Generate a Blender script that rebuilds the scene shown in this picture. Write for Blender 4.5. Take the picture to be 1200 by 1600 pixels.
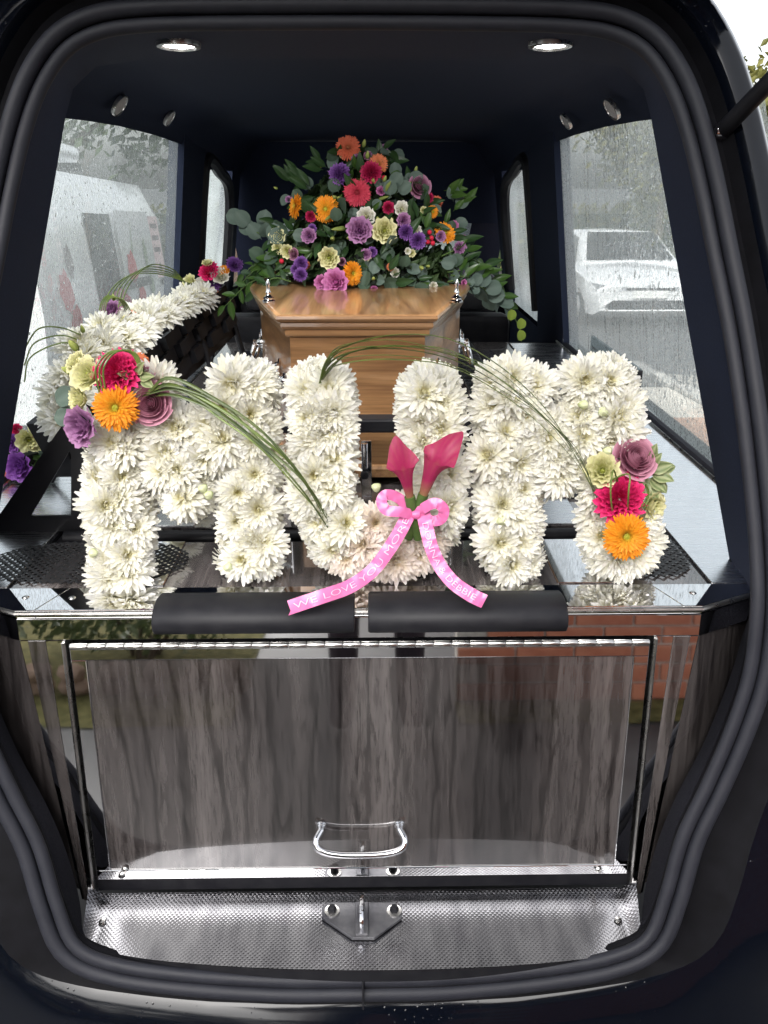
import bpy, bmesh, math, random
from math import sin, cos, tan, pi, radians, sqrt, atan2
from mathutils import Vector, Matrix, Quaternion, noise
random.seed(11)
scene = bpy.context.scene
COL = scene.collection
for o in list(bpy.data.objects): bpy.data.objects.remove(o)

# ------------------------------------------------------------------ camera
CAM = Vector((0.02, 0.0, 1.56)); PITCH = radians(22.1); YAW = radians(0.83); FPX = 1280.0
cd = bpy.data.cameras.new('camera'); cam = bpy.data.objects.new('camera', cd); COL.objects.link(cam)
cd.sensor_fit = 'VERTICAL'; cd.sensor_height = 36.0; cd.lens = 36.0*FPX/1600.0
cd.clip_start = 0.02; cd.clip_end = 600.0
cam.location = CAM; cam.rotation_euler = (pi/2-PITCH, 0, -YAW)
scene.camera = cam
scene.render.resolution_x = 768; scene.render.resolution_y = 1024
# ------------------------------------------------------------------ sky, sun, exposure
SUN_EL, SUN_AZ = radians(42), radians(195)      # soft sun high behind the photographer
w = bpy.data.worlds.new('World'); scene.world = w; w.use_nodes = True
nt = w.node_tree; bg = nt.nodes['Background']
sky = nt.nodes.new('ShaderNodeTexSky'); sky.sky_type = 'NISHITA'; sky.sun_disc = False
sky.sun_elevation = SUN_EL; sky.sun_rotation = SUN_AZ; sky.dust_density = 4.0; sky.air_density = 1.0
hs = nt.nodes.new('ShaderNodeHueSaturation'); hs.inputs['Saturation'].default_value = 0.22
nt.links.new(sky.outputs[0], hs.inputs['Color']); nt.links.new(hs.outputs[0], bg.inputs['Color'])
bg.inputs['Strength'].default_value = 0.15
sd = bpy.data.lights.new('sun', 'SUN'); sun = bpy.data.objects.new('sun', sd); COL.objects.link(sun)
sd.energy = 1.1; sd.angle = radians(70); sd.color = (1.0, 0.97, 0.93)
sdir = Vector((sin(SUN_AZ)*cos(SUN_EL), cos(SUN_AZ)*cos(SUN_EL), sin(SUN_EL)))
sun.rotation_euler = sdir.to_track_quat('Z', 'Y').to_euler()
vs = scene.view_settings
vs.view_transform = 'Standard'; vs.look = 'None'; vs.gamma = 1.0; vs.use_curve_mapping = False
vs.exposure = 1.28

# ------------------------------------------------------------------ picking points in the place
_fw = Vector((sin(YAW)*cos(PITCH), cos(YAW)*cos(PITCH), -sin(PITCH)))
_rt = Vector((cos(YAW), -sin(YAW), 0)); _up = Vector((sin(YAW)*sin(PITCH), cos(YAW)*sin(PITCH), cos(PITCH)))
def at(x, y, X=None, Y=None, Z=None):
    d = _fw + _rt*((x-600)/FPX) - _up*((y-800)/FPX)
    if X is not None: t = (X-CAM.x)/d.x
    elif Y is not None: t = (Y-CAM.y)/d.y
    else: t = (Z-CAM.z)/d.z
    return CAM + d*t
def pxs(p): return FPX/((p-CAM).dot(_fw))          # pixels per metre at a point
def lerp(a, b, t): return a+(b-a)*t
def interp(tab, v):
    if v <= tab[0][0]: return tab[0][1]
    for (a, b), (c, d) in zip(tab, tab[1:]):
        if v <= c: return b+(d-b)*(v-a)/(c-a)
    return tab[-1][1]
def spline(pts, n):
    P = [Vector(p) for p in pts]; out = []
    m = len(P)-1
    for i in range(n+1):
        u = i/n*m; k = min(int(u), m-1); t = u-k
        p1, p2 = P[k], P[k+1]; p0 = P[k-1] if k > 0 else p1*2-p2; p3 = P[k+2] if k+2 <= m else p2*2-p1
        out.append(0.5*((2*p1)+(p2-p0)*t+(2*p0-5*p1+4*p2-p3)*t*t+(3*p1-p0-3*p2+p3)*t**3))
    return out

# ------------------------------------------------------------------ materials
MATS = {}
def N(nt, t, **kw):
    n = nt.nodes.new(t)
    for k, v in kw.items(): setattr(n, k, v)
    return n
def pmat(name, col, rough=0.5, metal=0.0, coat=0.0, spec=0.5, sheen=0.0, emit=None):
    m = bpy.data.materials.new(name); m.use_nodes = True
    b = m.node_tree.nodes['Principled BSDF']
    b.inputs['Base Color'].default_value = (*col, 1); b.inputs['Roughness'].default_value = rough
    b.inputs['Metallic'].default_value = metal; b.inputs['Coat Weight'].default_value = coat
    b.inputs['Coat Roughness'].default_value = 0.05
    b.inputs['Specular IOR Level'].default_value = spec
    if sheen: b.inputs['Sheen Weight'].default_value = sheen
    if emit: b.inputs['Emission Color'].default_value = (*emit[0], 1); b.inputs['Emission Strength'].default_value = emit[1]
    MATS[name] = m
    return m
def coords(nt, scale=(1, 1, 1), kind='Object', rot=(0, 0, 0)):
    tc = N(nt, 'ShaderNodeTexCoord'); mp = N(nt, 'ShaderNodeMapping')
    mp.inputs['Scale'].default_value = scale; mp.inputs['Rotation'].default_value = rot
    nt.links.new(tc.outputs[kind], mp.inputs['Vector']); return mp.outputs[0]
def noise_tex(nt, vec, scale=1, detail=3, dist=0.0, rough=0.55):
    n = N(nt, 'ShaderNodeTexNoise'); n.inputs['Scale'].default_value = scale; n.inputs['Detail'].default_value = detail
    n.inputs['Distortion'].default_value = dist; n.inputs['Roughness'].default_value = rough
    nt.links.new(vec, n.inputs['Vector']); return n.outputs['Fac']
def ramp(nt, fac, stops):
    r = N(nt, 'ShaderNodeValToRGB'); e = r.color_ramp.elements
    while len(e) < len(stops): e.new(0.5)
    for i, (p, c) in enumerate(stops):
        e[i].position = p; e[i].color = (*c, 1) if len(c) == 3 else c
    nt.links.new(fac, r.inputs['Fac']); return r.outputs['Color']
def bump(m, height, strength=0.3, dist=0.001):
    nt = m.node_tree; b = N(nt, 'ShaderNodeBump'); b.inputs['Strength'].default_value = strength; b.inputs['Distance'].default_value = dist
    nt.links.new(height, b.inputs['Height']); p = nt.nodes['Principled BSDF']
    nt.links.new(b.outputs[0], p.inputs['Normal'])
    return b
def mixrgb(nt, fac, a, b, mode='MIX'):
    n = N(nt, 'ShaderNodeMix', data_type='RGBA', blend_type=mode)
    for s, v in ((0, fac), (6, a), (7, b)):
        if isinstance(v, (int, float)): n.inputs[s].default_value = v
        elif isinstance(v, tuple): n.inputs[s].default_value = (*v, 1) if len(v) == 3 else v
        else: nt.links.new(v, n.inputs[s])
    return n.outputs[2]
def P_(m): return m.node_tree.nodes['Principled BSDF']
def noisy(m, vec_scale, c1, c2, scale=1, detail=4, rough_rng=None, bmp=None):
    """break a plain material up with procedural grain"""
    nt = m.node_tree; v = coords(nt, vec_scale); f = noise_tex(nt, v, scale, detail)
    nt.links.new(ramp(nt, f, [(0.3, c1), (0.7, c2)]), P_(m).inputs['Base Color'])
    if rough_rng:
        r = N(nt, 'ShaderNodeMapRange'); r.inputs['To Min'].default_value = rough_rng[0]; r.inputs['To Max'].default_value = rough_rng[1]
        nt.links.new(f, r.inputs['Value']); nt.links.new(r.outputs[0], P_(m).inputs['Roughness'])
    if bmp: bump(m, f, *bmp)
    return m

paint = pmat('navy_paint', (0.002, 0.003, 0.006), 0.09, 0.0, 0.0, 0.35)
_nt = paint.node_tree; _v = coords(_nt, (1, 1, 1)); _vo = N(_nt, 'ShaderNodeTexVoronoi'); _vo.inputs['Scale'].default_value = 120
_nt.links.new(_v, _vo.inputs['Vector'])
_r = ramp(_nt, _vo.outputs['Distance'], [(0.0, (1, 1, 1)), (0.22, (0, 0, 0))])
_msk = ramp(_nt, noise_tex(_nt, _v, 9, 3), [(0.5, (0, 0, 0)), (0.62, (1, 1, 1))])
bump(paint, mixrgb(_nt, 1.0, _r, _msk, 'MULTIPLY'), 0.35, 0.0012)
trim = noisy(pmat('navy_trim', (0.012, 0.014, 0.024), 0.85, spec=0.25), (1, 1, 1), (0.0105, 0.0158, 0.034), (0.016, 0.0235, 0.050), 300, 2, None, (0.25, 0.0005))
plas = noisy(pmat('black_plastic', (0.012, 0.012, 0.015), 0.5, spec=0.25), (1, 1, 1), (0.009, 0.009, 0.012), (0.017, 0.017, 0.02), 40, 5, (0.4, 0.6), (0.1, 0.0004))
chan = noisy(pmat('channel_black', (0.004, 0.004, 0.005), 0.7, spec=0.12), (1, 1, 1), (0.003, 0.003, 0.004), (0.006, 0.006, 0.008), 30, 4)
carpet = noisy(pmat('black_carpet', (0.01, 0.01, 0.013), 1.0, spec=0.1), (1, 1, 1), (0.005, 0.005, 0.008), (0.017, 0.017, 0.021), 400, 2, None, (0.6, 0.001))
rubber = noisy(pmat('seal_rubber', (0.04, 0.038, 0.045), 0.5, spec=0.35), (1, 1, 1), (0.012, 0.013, 0.019), (0.018, 0.019, 0.026), 25, 5, (0.5, 0.66), (0.08, 0.0004))
mirror = noisy(pmat('polished_steel', (0.72, 0.72, 0.73), 0.03, 1.0), (1, 1, 1), (0.80, 0.80, 0.81), (0.88, 0.88, 0.89), 6, 4, (0.012, 0.05))
chrome = pmat('chrome', (0.8, 0.8, 0.82), 0.06, 1.0)
steel = noisy(pmat('satin_steel', (0.6, 0.59, 0.57), 0.28, 1.0), (1, 1, 1), (0.5, 0.49, 0.47), (0.66, 0.65, 0.63), 30, 4, (0.2, 0.36))
brushed = pmat('brushed_steel', (0.68, 0.69, 0.72), 0.25, 1.0)
_nt = brushed.node_tree; _f = noise_tex(_nt, coords(_nt, (3, 260, 3), rot=(0, 0, radians(62))), 3, 4)
_nt.links.new(ramp(_nt, _f, [(0.3, (0.70, 0.71, 0.74)), (0.7, (0.90, 0.91, 0.93))]), P_(brushed).inputs['Base Color'])
_mr = N(_nt, 'ShaderNodeMapRange'); _mr.inputs['To Min'].default_value = 0.16; _mr.inputs['To Max'].default_value = 0.36
_nt.links.new(_f, _mr.inputs['Value']); _nt.links.new(_mr.outputs[0], P_(brushed).inputs['Roughness']); bump(brushed, _f, 0.12, 0.0004)
chequer = pmat('embossed_steel', (0.62, 0.62, 0.64), 0.2, 1.0)
_nt = chequer.node_tree
_w = []
for a in (45, -45):
    wv = N(_nt, 'ShaderNodeTexWave'); wv.inputs['Scale'].default_value = 58; wv.inputs['Distortion'].default_value = 0
    _nt.links.new(coords(_nt, (1, 1, 1), rot=(0, 0, radians(a))), wv.inputs['Vector']); _w.append(wv.outputs['Fac'])
_mm = N(_nt, 'ShaderNodeMath', operation='MULTIPLY'); _nt.links.new(_w[0], _mm.inputs[0]); _nt.links.new(_w[1], _mm.inputs[1])
bump(chequer, _mm.outputs[0], 0.28, 0.0006)
_f = noise_tex(_nt, coords(_nt, (30, 8, 8)), 1, 5)
_nt.links.new(ramp(_nt, _f, [(0.35, (0.15, 0.15, 0.16)), (0.65, (0.24, 0.24, 0.25))]), P_(chequer).inputs['Base Color'])
def laminate(name, along, seed=0.0, tint=1.0):
    """printed veneer: flowing dark figure lines over slow light and dark zones, with fine straight pores"""
    m = pmat(name, (0.1, 0.09, 0.085), 0.22, 0, 1.0); P_(m).inputs['Coat IOR'].default_value = 1.8; P_(m).inputs['Coat Roughness'].default_value = 0.03; nt = m.node_tree; ax = 'XYZ'.index(along)
    def sc(a, l): v = [a]*3; v[ax] = l; return tuple(v)
    zone = noise_tex(nt, coords(nt, sc(5.0, 0.25)), 1.4, 4, 0.5, 0.5)
    wv = N(nt, 'ShaderNodeTexWave', wave_type='BANDS', bands_direction='X', wave_profile='SIN'); wv.inputs['Scale'].default_value = 4.2; wv.inputs['Distortion'].default_value = 11.0
    wv.inputs['Detail'].default_value = 5; wv.inputs['Detail Scale'].default_value = 1.3; wv.inputs['Detail Roughness'].default_value = 0.62
    nt.links.new(coords(nt, sc(1.5, 0.13)), wv.inputs['Vector'])
    line = noise_tex(nt, coords(nt, sc(62, 0.40)), 1, 6, 1.1, 0.6); pore = noise_tex(nt, coords(nt, sc(260, 4)), 1, 3, 0.2)
    k = tint
    c = ramp(nt, zone, [(0.30, (0.07*k, 0.063*k, 0.065*k)), (0.50, (0.17*k, 0.152*k, 0.150*k)), (0.68, (0.30*k, 0.270*k, 0.264*k))])
    c = mixrgb(nt, 0.65, c, ramp(nt, wv.outputs['Fac'], [(0.0, (0.18, 0.16, 0.16)), (0.16, (0.75, 0.73, 0.72)), (0.6, (1.15, 1.13, 1.12)), (1.0, (0.8, 0.78, 0.78))]), 'MULTIPLY')
    c = mixrgb(nt, 0.8, c, ramp(nt, line, [(0.34, (0.22, 0.2, 0.2)), (0.44, (0.9, 0.9, 0.9)), (0.62, (1.1, 1.1, 1.1)), (0.72, (0.62, 0.6, 0.6))]), 'MULTIPLY')
    c = mixrgb(nt, 0.55, c, ramp(nt, pore, [(0.36, (0.5, 0.48, 0.48)), (0.5, (1.05, 1.05, 1.05))]), 'MULTIPLY')
    nt.links.new(c, P_(m).inputs['Base Color'])
    sm = noise_tex(nt, coords(nt, (5, 5, 5)), 1, 5); mr = N(nt, 'ShaderNodeMapRange'); mr.inputs['To Min'].default_value = 0.07; mr.inputs['To Max'].default_value = 0.20
    nt.links.new(sm, mr.inputs['Value']); nt.links.new(mr.outputs[0], P_(m).inputs['Roughness']); return m
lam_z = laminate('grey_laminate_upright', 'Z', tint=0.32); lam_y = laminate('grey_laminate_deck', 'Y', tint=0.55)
def oak(name, along):
    m = pmat(name, (0.3, 0.13, 0.05), 0.3, 0, 0.5); nt = m.node_tree
    big = [9, 9, 9]; fine = [160, 160, 160]; ax = 'XYZ'.index(along); big[ax] = 0.9; fine[ax] = 5
    f = noise_tex(nt, coords(nt, tuple(big)), 1.6, 6, 1.5); g = noise_tex(nt, coords(nt, tuple(fine)), 1, 3)
    c = ramp(nt, f, [(0.3, (0.17, 0.080, 0.033)), (0.5, (0.31, 0.163, 0.070)), (0.7, (0.43, 0.245, 0.115))])
    c = mixrgb(nt, 0.55, c, ramp(nt, g, [(0.35, (0.55, 0.5, 0.48)), (0.6, (1.05, 1.05, 1.05))]), 'MULTIPLY')
    nt.links.new(c, P_(m).inputs['Base Color']); bump(m, g, 0.05, 0.0003); return m
oak_y = oak('oak_lengthwise', 'Y'); oak_x = oak('oak_crosswise', 'X')

def glass(name, streak, haze=None):
    """rain-wet, misted pane: mostly see-through, part of it a white film of droplets that scatters the daylight"""
    m = bpy.data.materials.new(name); m.use_nodes = True; nt = m.node_tree; nt.nodes.clear(); MATS[name] = m
    out = N(nt, 'ShaderNodeOutputMaterial')
    tr = N(nt, 'ShaderNodeBsdfTransparent'); tr.inputs[0].default_value = (0.93, 0.97, 0.96, 1)
    tl = N(nt, 'ShaderNodeBsdfTranslucent'); tl.inputs[0].default_value = (0.90, 1.0, 0.985, 1)
    gl = N(nt, 'ShaderNodeBsdfGlossy'); gl.inputs['Roughness'].default_value = 0.02
    rf = N(nt, 'ShaderNodeBsdfRefraction'); rf.inputs['IOR'].default_value = 1.04; rf.inputs['Roughness'].default_value = 0.02
    rf.inputs[0].default_value = (0.9, 0.95, 0.94, 1)
    vo = N(nt, 'ShaderNodeTexVoronoi'); vo.inputs['Scale'].default_value = 58 if streak else 130
    nt.links.new(coords(nt, (1, 1, 0.8)), vo.inputs['Vector'])
    drops = ramp(nt, vo.outputs['Distance'], [(0.05, (1, 1, 1)), (0.55, (0, 0, 0))])
    bp = N(nt, 'ShaderNodeBump'); bp.inputs['Strength'].default_value = 1.0; bp.inputs['Distance'].default_value = 0.004
    nt.links.new(drops, bp.inputs['Height']); nt.links.new(bp.outputs[0], rf.inputs['Normal'])
    fine = noise_tex(nt, coords(nt, (1, 1, 1)), 190, 3)
    if streak:
        run = noise_tex(nt, coords(nt, (1, 70, 2.2)), 1, 4, 0.3)
        f = mixrgb(nt, 0.45, ramp(nt, fine, [(0.35, (0.2, 0.2, 0.2)), (0.65, (0.9, 0.9, 0.9))]), ramp(nt, run, [(0.34, (0.36, 0.36, 0.36)), (0.46, (0.82, 0.82, 0.82))]))
    else:
        big = noise_tex(nt, coords(nt, (1, 3, 3)), 1, 4, 0.5)
        f = mixrgb(nt, 0.45, ramp(nt, fine, [(0.35, (0.12, 0.12, 0.12)), (0.65, (0.85, 0.85, 0.85))]), ramp(nt, big, [(0.3, (0.2, 0.2, 0.2)), (0.7, (0.75, 0.75, 0.75))]))
    s = N(nt, 'ShaderNodeMath', operation='MULTIPLY'); s.inputs[1].default_value = (0.48 if streak else 0.32) if haze is None else haze; nt.links.new(f, s.inputs[0])
    m1 = N(nt, 'ShaderNodeMixShader'); m1.inputs[0].default_value = 0.42
    nt.links.new(tr.outputs[0], m1.inputs[1]); nt.links.new(rf.outputs[0], m1.inputs[2])
    m2 = N(nt, 'ShaderNodeMixShader'); nt.links.new(s.outputs[0], m2.inputs[0])
    nt.links.new(m1.outputs[0], m2.inputs[1]); nt.links.new(tl.outputs[0], m2.inputs[2])
    fr = N(nt, 'ShaderNodeLayerWeight'); fr.inputs['Blend'].default_value = 0.12
    m3 = N(nt, 'ShaderNodeMixShader'); _q = N(nt, 'ShaderNodeMath', operation='MULTIPLY'); _q.inputs[1].default_value = 0.22; nt.links.new(fr.outputs['Facing'], _q.inputs[0]); nt.links.new(_q.outputs[0], m3.inputs[0]); nt.links.new(m2.outputs[0], m3.inputs[1]); nt.links.new(gl.outputs[0], m3.inputs[2])
    nt.links.new(m3.outputs[0], out.inputs[0]); return m
glass_r = glass('rainy_glass_streaked', True); glass_l = glass('rainy_glass_misted', False); glass_f = glass('rainy_glass_front', False, 0.95)
def clear_glass(name, tint, k=0.08):
    m = bpy.data.materials.new(name); m.use_nodes = True; nt = m.node_tree; nt.nodes.clear(); MATS[name] = m
    out = N(nt, 'ShaderNodeOutputMaterial'); tr = N(nt, 'ShaderNodeBsdfTransparent'); tr.inputs[0].default_value = (*tint, 1)
    gl = N(nt, 'ShaderNodeBsdfGlossy'); gl.inputs['Roughness'].default_value = 0.03; mx = N(nt, 'ShaderNodeMixShader'); mx.inputs[0].default_value = k
    nt.links.new(tr.outputs[0], mx.inputs[1]); nt.links.new(gl.outputs[0], mx.inputs[2]); nt.links.new(mx.outputs[0], out.inputs[0]); return m
acrylic = clear_glass('clear_acrylic', (0.72, 0.77, 0.79), 0.12)
tailglass = clear_glass('tinted_glass', (0.35, 0.38, 0.40), 0.1)

def petal_mat(name, tip, base, trans=0.35, rough=0.55):
    """petal colour runs from base to tip along the painted attribute; thin petals let light through"""
    m = bpy.data.materials.new(name); m.use_nodes = True; nt = m.node_tree; MATS[name] = m
    p = nt.nodes['Principled BSDF']; p.inputs['Roughness'].default_value = rough; p.inputs['Specular IOR Level'].default_value = 0.25
    a = N(nt, 'ShaderNodeAttribute'); a.attribute_name = 'grad'
    col = mixrgb(nt, a.outputs['Fac'], tuple(base), tuple(tip))
    f = noise_tex(nt, coords(nt, (6, 6, 6)), 3, 3)
    col = mixrgb(nt, 0.35, col, ramp(nt, f, [(0.3, (0.78, 0.78, 0.78)), (0.7, (1.08, 1.08, 1.08))]), 'MULTIPLY')
    nt.links.new(col, p.inputs['Base Color'])
    tl = N(nt, 'ShaderNodeBsdfTranslucent'); nt.links.new(col, tl.inputs[0])
    mx = N(nt, 'ShaderNodeMixShader'); mx.inputs[0].default_value = trans
    nt.links.new(p.outputs[0], mx.inputs[1]); nt.links.new(tl.outputs[0], mx.inputs[2])
    nt.links.new(mx.outputs[0], nt.nodes['Material Output'].inputs[0]); return m
def leaf_mat(name, c1, c2, edge=None, rough=0.45, trans=0.2):
    m = petal_mat(name, c1, c2, trans, rough); return m

# ------------------------------------------------------------------ mesh helpers
class MB:
    def __init__(s): s.v = []; s.f = []; s.mi = []; s.g = []
    def add(s, vs, fs, mi=0, g=None):
        o = len(s.v); s.v += [tuple(v) for v in vs]; s.f += [tuple(i+o for i in f) for f in fs]; s.mi += [mi]*len(fs)
        s.g += (g if g is not None else [1.0]*len(vs))
    def box(s, a, b, mi=0):
        (x0, y0, z0), (x1, y1, z1) = a, b
        s.add([(x0, y0, z0), (x1, y0, z0), (x1, y1, z0), (x0, y1, z0), (x0, y0, z1), (x1, y0, z1), (x1, y1, z1), (x0, y1, z1)],
              [(0, 3, 2, 1), (4, 5, 6, 7), (0, 1, 5, 4), (1, 2, 6, 5), (2, 3, 7, 6), (3, 0, 4, 7)], mi)
    def grid(s, rows, mi=0, closed=False, g=None):
        n = len(rows[0]); vs = [p for r in rows for p in r]; fs = []
        for i in range(len(rows)-1):
            for j in range(n if closed else n-1):
                k = (j+1) % n
                fs.append((i*n+j, i*n+k, (i+1)*n+k, (i+1)*n+j))
        s.add(vs, fs, mi, g)
    def tube(s, pts, r, seg=8, mi=0, caps=True, squash=1.0):
        pts = [Vector(p) for p in pts]; rows = []; up = None
        for i, p in enumerate(pts):
            t = (pts[min(i+1, len(pts)-1)]-pts[max(i-1, 0)]).normalized()
            if up is None: up = t.orthogonal().normalized()
            up = (up-t*up.dot(t)); up = up.normalized() if up.length > 1e-6 else t.orthogonal().normalized()
            sd = t.cross(up); rr = r[i] if isinstance(r, (list, tuple)) else r
            rows.append([p+up*(rr*cos(2*pi*k/seg))+sd*(rr*squash*sin(2*pi*k/seg)) for k in range(seg)])
        s.grid(rows, mi, True)
        if caps:
            o = len(s.v)-len(pts)*seg
            s.f.append(tuple(o+k for k in range(seg))[::-1]); s.f.append(tuple(o+(len(pts)-1)*seg+k for k in range(seg))); s.mi += [mi, mi]
    def prism(s, poly, z0, z1, mi=0, ax='z'):
        """extrude a 2-D polygon; ax z: (x,y) poly, ax y: (x,z) poly"""
        n = len(poly)
        f3 = (lambda p, h: (p[0], p[1], h)) if ax == 'z' else ((lambda p, h: (p[0], h, p[1])) if ax == 'y' else (lambda p, h: (h, p[0], p[1])))
        s.add([f3(p, z0) for p in poly]+[f3(p, z1) for p in poly],
              [tuple(range(n))[::-1], tuple(range(n, 2*n))]+[(i, (i+1) % n, n+(i+1) % n, n+i) for i in range(n)], mi)
    def lathe(s, prof, c, axis='z', seg=16, mi=0):
        rows = []
        for r, h in prof:
            row = []
            for k in range(seg):
                a = 2*pi*k/seg; q = (r*cos(a), r*sin(a), h)
                if axis == 'y': q = (q[0], q[2], q[1])
                elif axis == 'x': q = (q[2], q[0], q[1])
                row.append((c[0]+q[0], c[1]+q[1], c[2]+q[2]))
            rows.append(row)
        s.grid(rows, mi, True)
    def mesh(s, name, mats, smooth=False, grad=False, fixn=True):
        me = bpy.data.meshes.new(name); me.from_pydata(s.v, [], s.f); me.update()
        for m in (mats if isinstance(mats, (list, tuple)) else [mats]): me.materials.append(m)
        me.polygons.foreach_set('material_index', s.mi)
        if fixn:
            bm = bmesh.new(); bm.from_mesh(me); bmesh.ops.recalc_face_normals(bm, faces=bm.faces); bm.to_mesh(me); bm.free()
        if smooth: me.polygons.foreach_set('use_smooth', [True]*len(me.polygons))
        if grad:
            a = me.attributes.new('grad', 'FLOAT', 'POINT'); a.data.foreach_set('value', s.g)
        me.update(); return me
    def build(s, name, mats, parent=None, smooth=False, bevel=0.0, grad=False, fixn=True, angle=40):
        me = s.mesh(name, mats, smooth and not bevel, grad, fixn)
        o = bpy.data.objects.new(name, me); COL.objects.link(o)
        if bevel:
            bm = bmesh.new(); bm.from_mesh(me)
            es = [e for e in bm.edges if len(e.link_faces) == 2 and e.calc_face_angle(0) > radians(30)]
            bmesh.ops.bevel(bm, geom=es, offset=bevel, segments=2, affect='EDGES', profile=0.5, clamp_overlap=True)
            bm.to_mesh(me); bm.free()
        if smooth:
            try:
                me.polygons.foreach_set('use_smooth', [True]*len(me.polygons)); me.set_sharp_from_angle(angle=radians(angle))
            except Exception: pass
        if parent: adopt(o, parent)
        return o
ORI = {}
def adopt(o, parent):
    """parent without moving: everything is modelled in place"""
    o.parent = parent
    o.matrix_parent_inverse = ORI[parent.name].copy()
    ORI[o.name] = o.matrix_basis.inverted()
def thing(name, label, cat, loc=(0, 0, 0), group=None):
    o = bpy.data.objects.new(name, None); COL.objects.link(o); o.location = loc; o.empty_display_size = 0.05
    ORI[o.name] = Matrix.Translation(-Vector(loc)); tag(o, label, cat, group); return o
def tag(o, label=None, cat=None, group=None, kind=None):
    if label: o['label'] = label
    if cat: o['category'] = cat
    if group: o['group'] = group
    if kind: o['kind'] = kind
    return o
def put(name, me, pos, d, scale, parent, spin=None, label=None):
    """one copy of a shared mesh, its local +Z turned to d"""
    o = bpy.data.objects.new(name, me); COL.objects.link(o)
    q = Vector(d).normalized().to_track_quat('Z', 'Y')
    sp = random.uniform(0, 2*pi) if spin is None else spin
    sc = scale if isinstance(scale, (tuple, list)) else (scale,)*3
    o.matrix_basis = Matrix.Translation(pos) @ q.to_matrix().to_4x4() @ Matrix.Rotation(sp, 4, 'Z') @ Matrix.Diagonal((*sc, 1))
    if parent: adopt(o, parent)
    if label: o['label'] = label
    return o
def text_mesh(txt, size=1.0, res=3, thin=-0.014):
    cu = bpy.data.curves.new('t', 'FONT'); cu.body = txt; cu.size = size; cu.resolution_u = res; cu.align_x = 'LEFT'; cu.offset = thin
    ob = bpy.data.objects.new('t', cu); COL.objects.link(ob)
    dg = bpy.context.evaluated_depsgraph_get(); me = bpy.data.meshes.new_from_object(ob.evaluated_get(dg))
    vs = [tuple(v.co) for v in me.vertices]; fs = [tuple(p.vertices) for p in me.polygons]
    bpy.data.objects.remove(ob); bpy.data.curves.remove(cu); bpy.data.meshes.remove(me)
    return vs, fs
# ================================================================== THE SETTING
D = 0.94                                     # height of the hearse deck
def gz(y): return -0.053*max(0.0, y-3.0) if y < 40 else -0.053*37
# ground
asphalt = noisy(pmat('wet_asphalt', (0.08, 0.08, 0.08), 0.35), (1, 1, 1), (0.026, 0.026, 0.027), (0.062, 0.061, 0.06), 3, 8, (0.4, 0.7), (0.4, 0.004))
mb = MB(); ys = [-250, -60, -12, -6, -2, 1, 3, 6, 9, 13, 18, 24, 32, 40, 80, 350]; xs = [-300, -60, -15, -6, -2, 2, 6, 15, 60, 300]
mb.grid([[(x, y, gz(y)) for x in xs] for y in ys])
tag(mb.build('ground', asphalt), kind='structure')
lawn_m = noisy(pmat('lawn_grass', (0.08, 0.085, 0.03), 0.9, spec=0.1), (1, 1, 1), (0.05, 0.05, 0.018), (0.15, 0.135, 0.055), 22, 8, None, (0.8, 0.01))
mb = MB(); mb.grid([[(x, y, 0.006) for x in (-3.0, -1.4, -0.5)] for y in (-3.6, -1.4, -0.42)]); mb.grid([[(x, y, 0.006) for x in (0.33, 1.4, 3.2)] for y in (-0.61, -0.42)])
tag(mb.build('lawn', lawn_m), kind='structure')
pav_m = noisy(pmat('orange_paver', (0.4, 0.22, 0.13), 0.5), (1, 1, 1), (0.34, 0.17, 0.10), (0.48, 0.29, 0.19), 9, 5, (0.3, 0.6), (0.3, 0.002))
mort = noisy(pmat('mortar', (0.45, 0.41, 0.35), 0.9), (1, 1, 1), (0.48, 0.44, 0.38), (0.66, 0.62, 0.55), 60, 4, None, (0.5, 0.002))
mb = MB(); mb.grid([[(x, y, gz(y)+0.09) for x in (1.28, 2.6)] for y in (1.6, 3.0, 7.0)]); pav = tag(mb.build('pavement', mort), kind='structure')
mb = MB(); mb.box((-0.1, -0.1, 0), (0.1, 0.1, 0.012)); me_p = mb.mesh('paver', pav_m)
for i in range(6):
    for j in range(5, 25):
        o = bpy.data.objects.new('paver', me_p); COL.objects.link(o); y = 0.62+j*0.208
        o.location = (1.39+i*0.208+(0.104 if j % 2 else 0), y, gz(y)+0.091+random.uniform(0, 0.002)); o.rotation_euler = (0, 0, random.uniform(-0.012, 0.012))
        o.parent = pav
kerb_m = noisy(pmat('kerb_stone', (0.32, 0.31, 0.29), 0.7), (1, 1, 1), (0.24, 0.235, 0.22), (0.4, 0.39, 0.37), 14, 5, None, (0.3, 0.003))
mb = MB()
for k in range(10):
    y = 1.6+k*0.66; mb.prism([(2.61, y), (2.73, y), (2.73, y+0.65), (2.61, y+0.65)], gz(y)-0.15, gz(y)+0.105)
tag(mb.build('kerb', kerb_m, bevel=0.006), kind='structure')
white_line = noisy(pmat('road_paint', (0.7, 0.7, 0.68), 0.6), (1, 1, 1), (0.55, 0.55, 0.53), (0.78, 0.78, 0.76), 20, 5)
mb = MB()
for x0, y0, x1, y1 in ((-2.45, 3.2, -1.3, 3.32), (-2.45, 5.2, -1.1, 5.32), (-1.06, 3.0, -0.98, 11.0), (2.9, 7.2, 7.5, 7.34)):
    mb.grid([[(x, y, gz(y)+0.004) for x in (x0, x1)] for y in [lerp(y0, y1, t/6) for t in range(7)]])
tag(mb.build('road_markings', white_line), kind='structure')

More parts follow.
